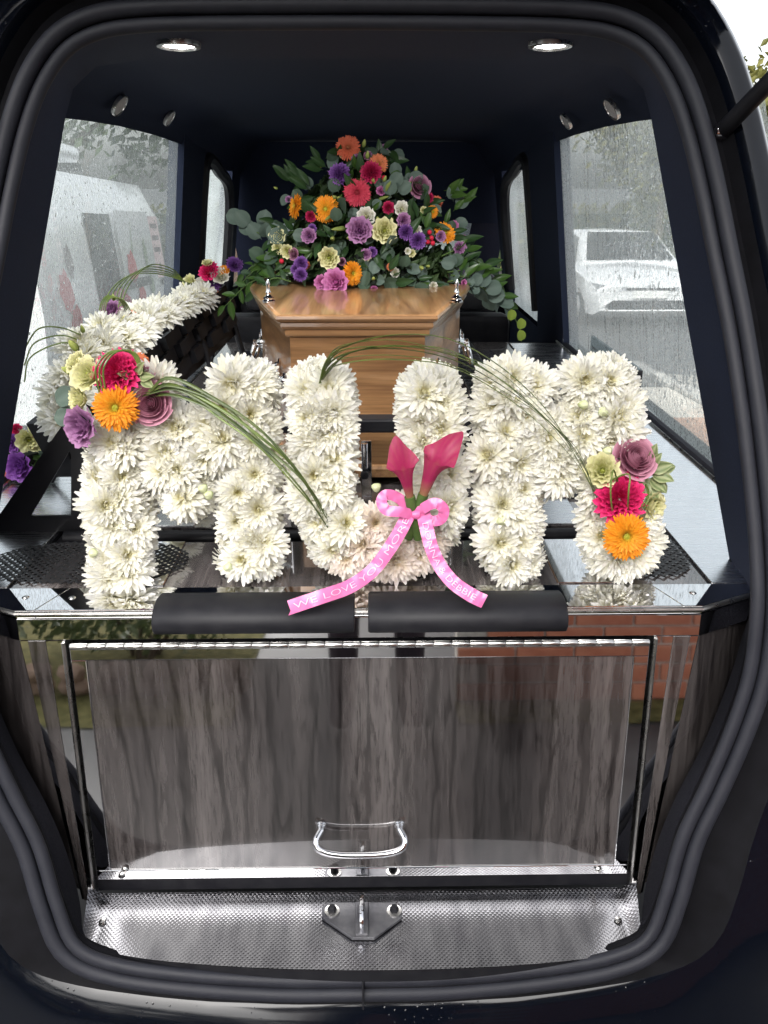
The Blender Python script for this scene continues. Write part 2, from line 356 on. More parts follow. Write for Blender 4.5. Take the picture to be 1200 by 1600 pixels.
# low brick garden wall behind the photographer (seen in the polished steel)
brick_m = noisy(pmat('red_brick', (0.42, 0.13, 0.075), 0.8), (1, 1, 1), (0.42, 0.125, 0.066), (0.60, 0.23, 0.13), 8, 6, None, (0.5, 0.003))
WY = -0.62
bw = thing('brick_wall', 'low red brick wall behind the photographer, mirrored in the polished steel', 'wall', (0.9, WY, 0))
mb = MB(); mb.box((0.34, WY-0.095, 0), (2.6, WY-0.012, 0.9)); mb.build('mortar_core', mort, bw)
mb = MB(); mb.box((-0.1075, -0.05, -0.0325), (0.1075, 0.05, 0.0325)); me_b = mb.build('tmp', brick_m, bevel=0.004); me_b2 = me_b.data; bpy.data.objects.remove(me_b)
for r in range(12):
    for c in range(10):
        x = 0.45+c*0.225+(0.1125 if r % 2 else 0)
        o = bpy.data.objects.new('brick', me_b2); COL.objects.link(o)
        o.matrix_basis = Matrix.Translation((x, WY-0.05+random.uniform(-0.002, 0.002), 0.0375+r*0.075)) @ Matrix.Rotation(random.uniform(-0.008, 0.008), 4, 'Y')
        adopt(o, bw)
mb = MB(); mb.box((0.33, WY-0.14, 0.9), (2.75, WY+0.03, 0.95)); mb.build('coping', kerb_m, bw, bevel=0.006)

def leaf_cloud(mb, n, fn, size, g=(0.3, 1.0)):
    for _ in range(n):
        c, nrm = fn(); s = size*random.uniform(0.6, 1.3)
        q = Vector((random.gauss(0, 1), random.gauss(0, 1), random.gauss(0, 1)+0.4)).normalized()
        a = q.orthogonal().normalized()*s; b = q.cross(a).normalized()*s*0.5
        gg = random.uniform(*g); c = Vector(c)
        mb.add([c-a, c-b+q*s*0.12, c+a, c+b+q*s*0.12], [(0, 1, 2, 3)], 0, [gg]*4)
lf_bush = leaf_mat('bush_leaf', (0.10, 0.13, 0.05), (0.03, 0.05, 0.02))
lf_tree = leaf_mat('tree_leaf', (0.075, 0.11, 0.04), (0.03, 0.05, 0.02)); lf_tree2 = leaf_mat('yellow_leaf', (0.17, 0.16, 0.04), (0.07, 0.08, 0.025))
bark = noisy(pmat('bark', (0.1, 0.07, 0.05), 0.9), (1, 1, 0.3), (0.05, 0.038, 0.028), (0.14, 0.10, 0.075), 18, 6, None, (0.8, 0.01))
bush = thing('garden_bush', 'rounded pale green bush behind the photographer, mirrored left of the drop door', 'bush', (-1.0, -1.15, 0))
mb = MB()
def _f():
    while True:
        v = Vector((random.gauss(0, 1), random.gauss(0, 1), random.gauss(0, 1))).normalized()
        r = random.uniform(0.7, 1.05)*(1+0.22*noise.noise(v*2.5))
        p = Vector((-1.0+v.x*0.72*r, -1.15+v.y*0.42*r, 0.46+v.z*0.44*r))
        if p.z > 0.1: return p, v
leaf_cloud(mb, 4500, _f, 0.026); mb.build('foliage', lf_bush, bush, grad=True, fixn=False)
mb = MB()
for k in range(9): mb.tube(spline([(-1.0+0.05*cos(k), -1.15+0.05*sin(k), 0), (-1.0+0.2*cos(k*0.7), -1.15+0.15*sin(k*0.7), 0.25), (-1.0+0.5*cos(k*0.7), -1.15+0.3*sin(k*0.7), 0.55)], 6), [0.012, 0.011, 0.01, 0.009, 0.008, 0.006, 0.004], 5)
mb.build('stems', bark, bush)
stone_m = noisy(pmat('border_stone', (0.25, 0.16, 0.11), 0.85), (1, 1, 1), (0.16, 0.095, 0.06), (0.36, 0.26, 0.19), 9, 5, None, (0.6, 0.005))
sb = thing('stone_border', 'rough border of brown stones below the garden bush, mirrored in the steel', 'stone border', (-1.1, -0.72, 0))
for k in range(16):
    bm = bmesh.new(); bmesh.ops.create_icosphere(bm, subdivisions=2, radius=1.0)
    sx, sy, sz = random.uniform(0.05, 0.085), random.uniform(0.04, 0.06), random.uniform(0.03, 0.05)
    for v in bm.verts:
        r = 1+0.25*noise.noise(v.co*1.6+Vector((k*3.1, 0, 0))); v.co = Vector((v.co.x*sx*r, v.co.y*sy*r, v.co.z*sz*r))
    me = bpy.data.meshes.new('stone'); bm.to_mesh(me); bm.free(); me.materials.append(stone_m)
    o = bpy.data.objects.new('stone', me); COL.objects.link(o)
    o.matrix_basis = Matrix.Translation((-1.62+(k//2)*0.155+random.uniform(-0.02, 0.02), -0.72-0.02*random.random()+(k % 2)*0.01, 0.035+(k % 2)*0.06)); adopt(o, sb)

def tree(label, x, y, h, rx, ry, leafm, n, size, group=None):
    t = thing('tree', label, 'tree', (x, y, gz(y)), group)
    mb = MB(); z0 = gz(y)
    mb.tube(spline([(x, y, z0-0.1), (x+0.1, y, z0+h*0.3), (x-0.05, y+0.1, z0+h*0.75)], 8), [h*0.028*(1-0.085*i) for i in range(9)], 8)
    for k in range(7):
        a = k*0.9; r0 = z0+h*(0.28+0.06*k)
        mb.tube(spline([(x, y, r0), (x+0.5*rx*cos(a), y+0.5*ry*sin(a), r0+h*0.13), (x+0.85*rx*cos(a), y+0.85*ry*sin(a), r0+h*0.2)], 5), [h*0.012, h*0.01, h*0.008, h*0.006, h*0.004, h*0.002], 5)
    mb.build('trunk', bark, t, smooth=True)
    mb = MB(); cl = []
    for k in range(34):
        v = Vector((random.gauss(0, 1), random.gauss(0, 1), random.gauss(0, 1))).normalized()*random.uniform(0.35, 1.0)
        cl.append((Vector((x+v.x*rx, y+v.y*ry, z0+h*0.62+v.z*h*0.36)), random.uniform(0.16, 0.34)*rx))
    def f():
        c, r = random.choice(cl); v = Vector((random.gauss(0, 1), random.gauss(0, 1), random.gauss(0, 0.8)))*0.55
        return c+v*r, v
    leaf_cloud(mb, n, f, size); mb.build('crown', leafm, t, grad=True, fixn=False); return t
tree('tall dark green tree beyond the white van, leftmost of the trees', -12.5, 17, 9.5, 3.6, 3.0, lf_tree, 6000, 0.15, 'trees seen through the misted glass')
tree('broad dark green tree behind the nose of the white van', -8.2, 21, 9, 3.8, 3.0, lf_tree, 6000, 0.15, 'trees seen through the misted glass')
tree('grey green tree seen through the narrow left window', -3.8, 24, 8.5, 3.4, 3, lf_tree, 5000, 0.15, 'trees seen through the misted glass')
tree('yellowing tree directly behind the white hatchback', 8.6, 26, 6.4, 2.6, 2.2, lf_tree2, 5000, 0.14, 'trees seen through the misted glass')
tree('pale green tree right of the white hatchback', 12.6, 27, 7.0, 3.0, 2.6, lf_tree2, 5000, 0.14, 'trees seen through the misted glass')
hd = thing('hedge', 'long trimmed green hedge across the far side of the road', 'hedge', (2, 30, gz(30)))
mb = MB()
def _f(): return Vector((random.uniform(-22, 24), 30+random.uniform(-0.8, 0.8), gz(30)+random.uniform(0, 2.2)**1.0)), None
leaf_cloud(mb, 16000, _f, 0.13); mb.build('foliage', lf_tree2, hd, grad=True, fixn=False)
mb = MB(); mb.box((-22, 29.6, gz(30)-0.2), (24, 30.4, gz(30)+1.9)); mb.build('dense_core', lf_tree, hd)

# brick house and garden across the lane behind the photographer (mirrored in paint and steel)
wallbrick = pmat('house_brick', (0.4, 0.13, 0.08), 0.85); _nt = wallbrick.node_tree; _bt = N(_nt, 'ShaderNodeTexBrick'); _bt.inputs['Scale'].default_value = 4.44
_bt.inputs['Color1'].default_value = (0.42, 0.13, 0.075, 1); _bt.inputs['Color2'].default_value = (0.30, 0.09, 0.055, 1); _bt.inputs['Mortar'].default_value = (0.42, 0.38, 0.33, 1); _bt.inputs['Mortar Size'].default_value = 0.022
_bt.inputs['Brick Width'].default_value = 1.0; _bt.inputs['Row Height'].default_value = 0.333; _nt.links.new(coords(_nt, (1, 1, 1), rot=(radians(90), 0, 0)), _bt.inputs['Vector']); _nt.links.new(_bt.outputs[0], P_(wallbrick).inputs['Base Color'])
upvc = pmat('white_frame', (0.75, 0.75, 0.74), 0.4); rooft = noisy(pmat('roof_tile', (0.10, 0.07, 0.06), 0.8), (1, 1, 1), (0.06, 0.045, 0.04), (0.14, 0.10, 0.085), 12, 4, None, (0.5, 0.01)); housegl = pmat('house_glass', (0.03, 0.035, 0.04), 0.05); doorm = pmat('door_maroon', (0.06, 0.012, 0.016), 0.4)
def house(label, x0, x1, y, h):
    t = thing('brick_house', label, 'house', ((x0+x1)/2, y, 0), 'brick houses behind the photographer')
    mb = MB(); mb.box((x0, y-6, -0.05), (x1, y, h)); wl = mb.build('wall', wallbrick, t)
    mb = MB(); mb.prism([(y+0.4, h-0.1), (y-3, h+2.2), (y-6.4, h-0.1)], x0-0.3, x1+0.3, ax='x'); mb.build('roof', rooft, t)
    n = max(1, int((x1-x0)/2.6))
    for k in range(n):
        cx = x0+(k+0.5)*(x1-x0)/n
        for z in (1.0, 3.4):
            if z < 2 and k == n//2:
                mb = MB(); mb.box((cx-0.48, y+0.004, 0), (cx+0.48, y+0.05, 2.05)); d = mb.build('front_door', doorm, t, bevel=0.01)
                mb = MB(); mb.box((cx+0.34, y+0.051, 1.0), (cx+0.38, y+0.09, 1.12)); mb.build('door_handle', chrome, d); continue
            mb = MB(); mb.box((cx-0.65, y+0.003, z), (cx+0.65, y+0.02, z+1.2)); wd = mb.build('window', housegl, t)
            mb = MB()
            for a, b in (((cx-0.7, z-0.05), (cx-0.62, z+1.25)), ((cx+0.62, z-0.05), (cx+0.7, z+1.25)), ((cx-0.62, z-0.05), (cx+0.62, z+0.03)), ((cx-0.62, z+1.17), (cx+0.62, z+1.25)), ((cx-0.03, z+0.03), (cx+0.03, z+1.17))): mb.box((a[0], y+0.021, a[1]), (b[0], y+0.06, b[1]))
            mb.build('window_frame', upvc, wd)
    return t
house('red brick house with a maroon door behind the photographer on the right', -0.6, 8.5, -6.2, 5.2)
house('red brick house behind the photographer on the left', -12, -4.2, -9.0, 5.2)
# ================================================================== THE HEARSE
hearse = thing('hearse', 'black navy hearse with its tailgate raised, carrying the coffin and flowers', 'hearse', (0, 2.6, 0))
CAMBK = (CAM.copy())
def prof_y(z): return interp([(0.30, 0.915), (0.42, 0.945), (0.62, 1.02), (0.94, 1.10), (1.3, 1.24), (1.80, 1.455)], z)
def seal_pt(x, y):
    Y = 1.2
    for _ in range(40):
        p = at(x, y, Y=Y); Y = 0.5*Y+0.5*prof_y(p.z)
    return at(x, y, Y=Y)
SEAL_PX = [(567, 1540), (700, 1537), (850, 1523), (960, 1503), (1022, 1470), (1052, 1400), (1078, 1310), (1116, 1230), (1155, 1140), (1184, 1050), (1196, 950),
           (1194, 860), (1186, 760), (1172, 640), (1152, 510), (1128, 390), (1108, 290), (1086, 200), (1058, 125), (1018, 68), (965, 38), (890, 26), (760, 22), (567, 20)]
right = [seal_pt(*q) for q in SEAL_PX]; right[0].x = 0; right[-1].x = 0
half = spline(right, 90); half[0].x = 0; half[-1].x = 0
loop = half + [Vector((-p.x, p.y, p.z)) for p in half[-2:0:-1]]
NL = len(loop)
cen = Vector((0, 1.15, 1.08))
outs = []
for i in range(NL):
    t = (loop[(i+1) % NL]-loop[i-1]).normalized(); o = Vector((t.z, 0, -t.x)).normalized()
    if o.dot(loop[i]-cen) < 0: o = -o
    outs.append(o)
def ring(off, dy, dz=0): return [loop[i]+outs[i]*off+Vector((0, dy, dz)) for i in range(NL)]
def closed_tube(name, r, off, dy, squash, mat):
    mb = MB(); rows = []
    pts = ring(off, dy)
    for i in range(NL):
        t = (pts[(i+1) % NL]-pts[i-1]).normalized(); o = outs[i]; b = t.cross(o)
        wob = 1+0.05*noise.noise(pts[i]*9)
        rows.append([pts[i]+o*(r*wob*cos(2*pi*k/12))+b*(r*squash*wob*sin(2*pi*k/12)) for k in range(12)])
    rows.append(rows[0]); mb.grid(rows, 0, True); return mb.build(name, mat, hearse, smooth=True, angle=80)
s1 = closed_tube('door_seal', 0.0120, 0.010, -0.006, 1.0, rubber); s1['label'] = 'outer lobe of the dark grey rubber tailgate seal'
s2 = closed_tube('door_seal', 0.0108, -0.013, -0.001, 0.9, rubber); s2['label'] = 'inner lobe of the dark grey rubber tailgate seal'
closed_tube('seal_backing', 0.016, -0.001, 0.014, 1.0, chan)  # dark backing tube, added to stop light showing through beside the seal
mb = MB(); mb.box((-0.0012, loop[0].y-0.022, loop[0].z-0.026), (0.0012, loop[0].y+0.004, loop[0].z+0.022)); mb.build('seal_joint', plas, hearse)
# ---- inner trim band: from the seal to the rear edge of the side windows and the ceiling crease
WX0, WX1, WZ1 = 0.80, 0.70, 1.69
def wall_x(z): return lerp(WX0, WX1, max(0, min(1.3, (z-D)/(WZ1-D))))
def wall_pt(px, py):
    X = 0.75
    for _ in range(30):
        p = at(px, py, X=X); X = 0.5*X+0.5*wall_x(p.z)
    return at(px, py, X=X)
_e0 = at(1140, 875, Z=D); _e1 = at(1018, 188, Y=1.62)
inner_up = [Vector((0.640, 1.17, D-0.001)), _e0, _e0.lerp(_e1, 0.33), _e0.lerp(_e1, 0.66), _e1, at(1006, 140, Y=1.68), at(972, 106, Y=1.74), at(905, 95, Y=1.77), at(760, 92, Y=1.78), at(580, 91, Y=1.785)]
inner_up[-1].x = 0
# matching seal points: indices along half where z rises from the deck
iz = [i for i in range(len(half)) if half[i].z > D and i > 20][0]
up_seal = half[iz-1:]
def resample(pts, n, ts=None):
    L = [0]
    for a, b in zip(pts, pts[1:]): L.append(L[-1]+(b-a).length)
    out = []
    for k in range(n+1):
        s = (ts[k] if ts else k/n)*L[-1]; j = 0
        while j < len(L)-2 and L[j+1] < s: j += 1
        u = (s-L[j])/max(1e-9, L[j+1]-L[j]); out.append(pts[j].lerp(pts[j+1], min(1, u)))
    return out
A = resample(up_seal, 60); ins = inner_up[:3]
Bc = inner_up
B = resample(Bc, 60)
# keep the corner of the window exactly on the band
def band(A, B, m=5, sag=0.012):
    rows = []
    for j in range(m+1):
        t = j/m; rows.append([a.lerp(b, t)+Vector((0, 0, 0)) for a, b in zip(A, B)])
    return rows
Ain = [a+Vector((-0.012 if a.x > 0.05 else 0, 0.01, -0.012 if a.z > 1.7 else 0)) for a in A]
mb = MB(); mb.grid(band(Ain, B)); mb.grid([[Vector((-p.x, p.y, p.z)) for p in r] for r in band(Ain, B)])
tr = mb.build('rear_pillar_trim', trim, hearse, smooth=True, angle=60)
for s in (1, -1):      # the pillar returns outwards behind its edge
    mb = MB(); E_ = [_e0.lerp(_e1, k/8) for k in range(9)]
    mb.grid([[Vector((s*p.x, p.y, p.z)) for p in E_], [Vector((s*(p.x+0.05), p.y+0.012, p.z)) for p in E_], [Vector((s*(wall_x(p.z)+0.01), p.y+0.05, p.z)) for p in E_]]); mb.build('pillar_return', trim, hearse, smooth=True, angle=40)
# ---- ceiling lining and cant rails
def top_edge(Y):     # lower edge of the header over the side windows
    return interp([(2.10, 1.692), (2.4, 1.70), (2.8, 1.702), (3.1, 1.694), (3.28, 1.684), (3.4, 1.684), (3.8, 1.66), (4.55, 1.62), (5.2, 1.55)], Y)
CY = [1.66, 1.85, 2.03, 2.12, 2.3, 2.6, 3.0, 3.4, 3.8, 4.3, 4.8, 5.3]
rows = []
for Y in CY:
    zc = 1.806-0.006*max(0, Y-2.03)**2
    row = []
    te = top_edge(max(2.1, Y)); xw = wall_x(te)
    for x, z in ((-xw, te), (-0.675, 1.745 if Y < 3.5 else te+0.04), (-0.60, lerp(te, zc, 0.88)), (-0.5, zc-0.003), (-0.25, zc), (0, zc), (0.25, zc), (0.5, zc-0.003), (0.60, lerp(te, zc, 0.88)), (0.675, 1.745 if Y < 3.5 else te+0.04), (xw, te)):
        row.append(Vector((x, Y, z)))
    rows.append(row)
mb = MB(); mb.grid(rows); mb.build('ceiling_lining', trim, hearse, smooth=True, angle=60)
# ---- side walls: pillars between windows, belt below
def wall_patch(y0a, y1a, z0, z1, n=6, y0b=None, y1b=None, off=0.0):
    y0b = y0a if y0b is None else y0b; y1b = y1a if y1b is None else y1b
    return [[Vector((wall_x(lerp(z0, z1, j/n))+off, lerp(lerp(y0a, y0b, j/n), lerp(y1a, y1b, j/n), i/4), lerp(z0, z1, j/n))) for i in range(5)] for j in range(n+1)]
W1 = (1.77, 3.29, 2.13, 3.27)           # rear window: y range at the sill, y range at the top
for s in (1, -1):
    mb = MB()
    c0, c1 = (3.28, 3.82) if s > 0 else (3.42, 3.86)
    for R in (wall_patch(c0, c1, D-0.3, 1.72, off=-0.012), wall_patch(4.62, 4.9, D-0.3, 1.66, off=-0.012), wall_patch(3.2, 5.3, 0.45, D-0.02, off=-0.006)):
        mb.grid([[Vector((s*p.x, p.y, p.z)) for p in r] for r in R])
    # pillar returns to the glass so the pillars have depth
    for yy in (c0, c1, 4.62, 4.9):
        mb.grid([[Vector((s*(wall_x(z)-0.012+k*0.06), yy, z)) for k in range(2)] for z in [lerp(D, 1.72, j/6) for j in range(7)]])
    mb.build('pillar_trim', trim, hearse, smooth=True, angle=40)
# arched frame of the second window
def glass_pane(name, gm, s, ya, yb, yc, yd, ztop, off=0.012, lab=None):
    rows = []
    n = 10
    for j in range(n+1):
        r = []
        for i in range(9):
            t = i/8; yb_ = lerp(ya, yb, t); yt_ = lerp(yc, yd, t); zt = ztop(yt_) + 0.012
            z = lerp(D-0.012, zt, j/n); y = lerp(yb_, yt_, j/n)
            r.append(Vector((s*(wall_x(z)+off), y, z)))
        rows.append(r)
    mb = MB(); mb.grid(rows); o = mb.build(name, gm, hearse, smooth=True)
    if lab: o['label'] = lab
    return o
glass_pane('side_window', glass_r, 1, 1.30, 3.36, 1.60, 3.36, top_edge, lab='large rain-streaked side pane showing the white hatchback')
glass_pane('side_window', glass_l, -1, 1.30, 3.60, 1.60, 3.60, top_edge, lab='large misted side pane showing the white van')
bead_m = bpy.data.materials.new('water_bead'); bead_m.use_nodes = True; _p = P_(bead_m); _p.inputs['Base Color'].default_value = (1, 1, 1, 1); _p.inputs['Transmission Weight'].default_value = 1.0; _p.inputs['IOR'].default_value = 1.33; _p.inputs['Roughness'].default_value = 0.0
_rb = random.Random(77)
_bm = bmesh.new(); bmesh.ops.create_icosphere(_bm, subdivisions=1, radius=1.0); _iv = [v.co.copy() for v in _bm.verts]; _if = [tuple(v.index for v in f.verts) for f in _bm.faces]; _bm.free()
for s in (1, -1):
    mb = MB()
    for k in range(1500):
        z = D+0.02+(WZ1-D-0.03)*_rb.random()**0.8; y = _rb.uniform(1.55, 3.25 if s > 0 else 3.4); r = 0.0016+0.0030*_rb.random()**3
        el = 1.0 if s < 0 or _rb.random() < 0.8 else _rb.uniform(1.5, 3.5); c = Vector((s*(wall_x(z)+0.0135), y, z))
        mb.add([(c.x+v.x*r*0.45, c.y+v.y*r, c.z+v.z*r*el) for v in _iv], _if)
    o = mb.build('rain_beads', bead_m, hearse, smooth=True, fixn=False); tag(o, kind='stuff')
for s, gm in ((1, glass_f), (-1, glass_f)):
    glass_pane('side_window', gm, s, 3.80, 4.64, 3.80, 4.64, lambda y: interp([(3.8, 1.66), (4.2, 1.62), (4.64, 1.5)], y))
    mb = MB()
    pts = spline([(s*(wall_x(1.0)-0.006), 3.85, 1.0), (s*(wall_x(1.5)-0.006), 3.85, 1.5), (s*(wall_x(1.64)-0.008), 3.90, 1.64), (s*(wall_x(1.62)-0.008), 4.2, 1.60), (s*(wall_x(1.5)-0.006), 4.58, 1.48), (s*(wall_x(1.0)-0.006), 4.62, 1.0)], 40)
    mb.tube(pts, 0.028, 8); mb.build('window_surround', plas, hearse, smooth=True)
    mb = MB(); mb.grid(wall_patch(3.84, 4.64, 1.60, 1.72, off=-0.010) if s > 0 else [[Vector((-p.x, p.y, p.z)) for p in r] for r in wall_patch(3.84, 4.64, 1.60, 1.72, off=-0.010)])
    mb.build('window_header', trim, hearse)
# window sill rubber and bright bead
for s in (1, -1):
    mb = MB(); mb.tube([(s*(WX0-0.004), 1.33, D+0.006), (s*(WX0-0.004), 2.5, D+0.006), (s*(WX0-0.004), 3.4, D+0.006)], 0.011, 8); mb.build('window_seal', rubber, hearse, smooth=True)
    mb = MB(); mb.tube([(s*(WX0-0.022), 1.33, D+0.004), (s*(WX0-0.022), 3.38, D+0.004)], 0.0045, 6); mb.build('window_bead', steel, hearse, smooth=True)
# ---- ceiling lamps (lit) and the four unlit cant rail lamps
lens_on = pmat('lamp_lens_lit', (1, 1, 1), 0.4, emit=((1.0, 0.98, 0.95), 14.0)); lens_off = noisy(pmat('lamp_lens_unlit', (0.34, 0.33, 0.33), 0.8, spec=0.2), (1, 1, 1), (0.40, 0.39, 0.39), (0.55, 0.54, 0.53), 200, 2)
def round_lamp(c, n, r, lensm, lit):
    n = Vector(n).normalized(); q = n.to_track_quat('Z', 'Y').to_matrix().to_4x4(); M = Matrix.Translation(c) @ q
    def tr_(mb): mb.v = [tuple(M @ Vector(v)) for v in mb.v]; return mb
    mb = MB(); mb.lathe([(r*0.86, 0.001), (r*0.90, 0.004), (r, 0.004), (r*1.02, 0.001), (r*1.02, -0.006)] if not lit else [(r*0.72, 0.0), (r*0.8, 0.006), (r, 0.005), (r*1.02, 0.001), (r*1.02, -0.006)], (0, 0, 0), seg=28); ringo = tr_(mb).build('ceiling_lamp', steel, hearse, smooth=True)
    mb = MB(); mb.lathe([(0.0005, 0.0035), (r*0.4, 0.0035), (r*(0.74 if lit else 0.88), 0.002)], (0, 0, 0), seg=28); tr_(mb).build('lens', lensm, ringo, smooth=True)
    ringo['label'] = 'round ceiling lamp, lit' if lit else 'small round cant rail lamp, unlit'
    if lit:
        ld = bpy.data.lights.new('ceiling_lamp_light', 'SPOT'); lo = bpy.data.objects.new('ceiling_lamp_light', ld); COL.objects.link(lo)
        ld.energy = 9.0; ld.spot_size = radians(125); ld.spot_blend = 0.9; ld.shadow_soft_size = 0.03; lo.location = Vector(c)+n*0.012; lo.rotation_euler = Vector((0, 0.75, -1)).to_track_quat('-Z', 'Y').to_euler()
for px in (279, 860):
    p = at(px, 69, Z=1.7745); round_lamp(p, (0, -0.05, -1), 0.037, lens_on, True)
for px, py in ((958, 171), (886, 190), (185, 165), (263, 185)):
    s = 1 if px > 580 else -1; p = at(px, py, X=s*0.648); round_lamp(p+Vector((-s*0.004, 0, 0)), (-s, -0.1, -0.75), 0.030 if px in (958, 185) else 0.027, lens_off, False)

# ---- deck
deck_y1 = 3.38
mb = MB(); mb.box((-0.574, 1.452, D-0.03), (0.574, deck_y1, D)); deck = mb.build('deck_board', lam_y, hearse, bevel=0.0015); deck['label'] = 'grey streaked laminate deck board under the coffin'
mb = MB(); mb.box((-0.574, 1.202, D-0.03), (0.574, 1.384, D)); deck2 = mb.build('deck_board', lam_y, hearse, bevel=0.0015); deck2['label'] = 'grey streaked laminate strip along the rear edge'
mb = MB(); mb.box((-0.574, 1.386, D-0.05), (0.574, 1.450, D-0.008)); mb.build('roller_slot', plas, hearse, bevel=0.003)
mb = MB(); mb.tube([(-0.56, 1.418, D-0.006), (0.56, 1.418, D-0.006)], 0.014, 14); mb.build('deck_roller', plas, hearse, smooth=True)
mb = MB(); mb.box((-0.82, 3.38, 0.3), (0.82, 3.40, D-0.006)); mb.build('deck_end_panel', plas, hearse)
# pale steel runners let into the deck, and the brushed side panels
for s in (1, -1):
    mb = MB(); mb.box((s*0.325, 1.456, D), (s*0.425, deck_y1-0.004, D+0.003)); mb.build('deck_runner', brushed, hearse, bevel=0.001)
    mb = MB(); mb.box((s*0.325, 1.206, D), (s*0.425, 1.382, D+0.003)); mb.build('deck_runner', mirror, hearse, bevel=0.001)
    poly = [(s*0.579, 1.203), (s*0.579, 3.34), (s*0.815, 3.34), (s*0.815, 1.30), (s*0.655, 1.203)]
    mb = MB(); mb.prism(poly, D-0.03, D+0.002); mb.build('side_panel', brushed, hearse, bevel=0.0015)
    mb = MB(); mb.box((s*0.5752, 1.203, D-0.03), (s*0.5782, 3.3, D-0.002)); mb.build('panel_gap', plas, hearse)
mb = MB(); mb.prism([(-0.06, 0), (0.06, 0), (0.06, 0.02), (0.05, 0.05), (-0.05, 0.05), (-0.06, 0.02)], 0, 0.004)
cup = at(877, 772, Z=D+0.004); mb.v = [(v[0]*0.55+cup.x, v[1]*0.9+cup.y-0.02, v[2]+D+0.003) for v in mb.v]; mb.build('finger_pull', plas, hearse, bevel=0.0012)
# ---- polished front plate with angled corner pieces
def prism_part(name, poly, z0, z1, mat, lab=None, bev=0.001):
    mb = MB(); mb.prism(poly, z0, z1); o = mb.build(name, mat, hearse, bevel=bev)
    if lab: o['label'] = lab
    return o
FX = 0.535
prism_part('edge_plate', [(-FX+0.03, 1.125), (FX-0.03, 1.125), (FX-0.06, 1.200), (-FX+0.06, 1.200)], D-0.012, D+0.002, mirror, 'mirror polished steel plate along the deck edge')
for s in (1, -1):
    prism_part('edge_plate', [(s*(FX-0.0295), 1.125), (s*FX, 1.125), (s*0.645, 1.178), (s*0.648, 1.200), (s*(FX-0.0595), 1.200)], D-0.012, D+0.002, mirror, 'angled corner piece of the polished edge plate')
    for (x, y) in ((FX-0.075, 1.165), (FX+0.0, 1.168)):
        mb = MB(); mb.lathe([(0.0003, 0.0022), (0.004, 0.002), (0.0055, 0.0005), (0.006, 0)], (s*x, y, D+0.002), seg=12); mb.build('screw', steel, hearse, smooth=True)
mb = MB(); mb.tube([(-0.645, 1.176, D-0.003), (-FX, 1.1235, D-0.003), (FX, 1.1235, D-0.003), (0.645, 1.176, D-0.003)], 0.0042, 8); mb.build('edge_bead', steel, hearse, smooth=True, angle=20)
# ---- tilted rear face
def FYz(z, off=0.0): return 1.125-0.096*(D-z)+off
def fp(px, py, off=0.0):
    d = _fw+_rt*((px-600)/FPX)-_up*((py-800)/FPX); c = 1.125+off-0.096*D
    t = (c-CAM.y+0.096*CAM.z)/(d.y-0.096*d.z); return CAM+d*t
def face_box(name, x0, x1, z0, z1, t0, t1, mat, parent, x0b=None, x1b=None, bev=0.001, lab=None):
    """box on the tilted rear face; x0,x1 at the top, x0b,x1b at the bottom; t = distance proud (towards the viewer)"""
    x0b = x0 if x0b is None else x0b; x1b = x1 if x1b is None else x1b
    v = [(x0b, FYz(z0)-t0, z0), (x1b, FYz(z0)-t0, z0), (x1, FYz(z1)-t0, z1), (x0, FYz(z1)-t0, z1), (x0b, FYz(z0)-t1, z0), (x1b, FYz(z0)-t1, z0), (x1, FYz(z1)-t1, z1), (x0, FYz(z1)-t1, z1)]
    mb = MB(); mb.add(v, [(0, 1, 2, 3), (7, 6, 5, 4), (0, 4, 5, 1), (1, 5, 6, 2), (2, 6, 7, 3), (3, 7, 4, 0)]); o = mb.build(name, mat, parent, bevel=bev)
    if lab: o['label'] = lab
    return o
zA = fp(567, 997).z; zDT = fp(567, 1003).z; zDB = fp(567, 1367).z; zST = fp(567, 1394).z
dxt = (fp(1018, 1003).x-fp(112, 1003).x)/2; dxb = (fp(976, 1366).x-fp(150, 1366).x)/2
face_box('apron', -FX, FX, zA, D-0.013, -0.004, 0.0, mirror, hearse, lab='polished steel apron under the deck edge')
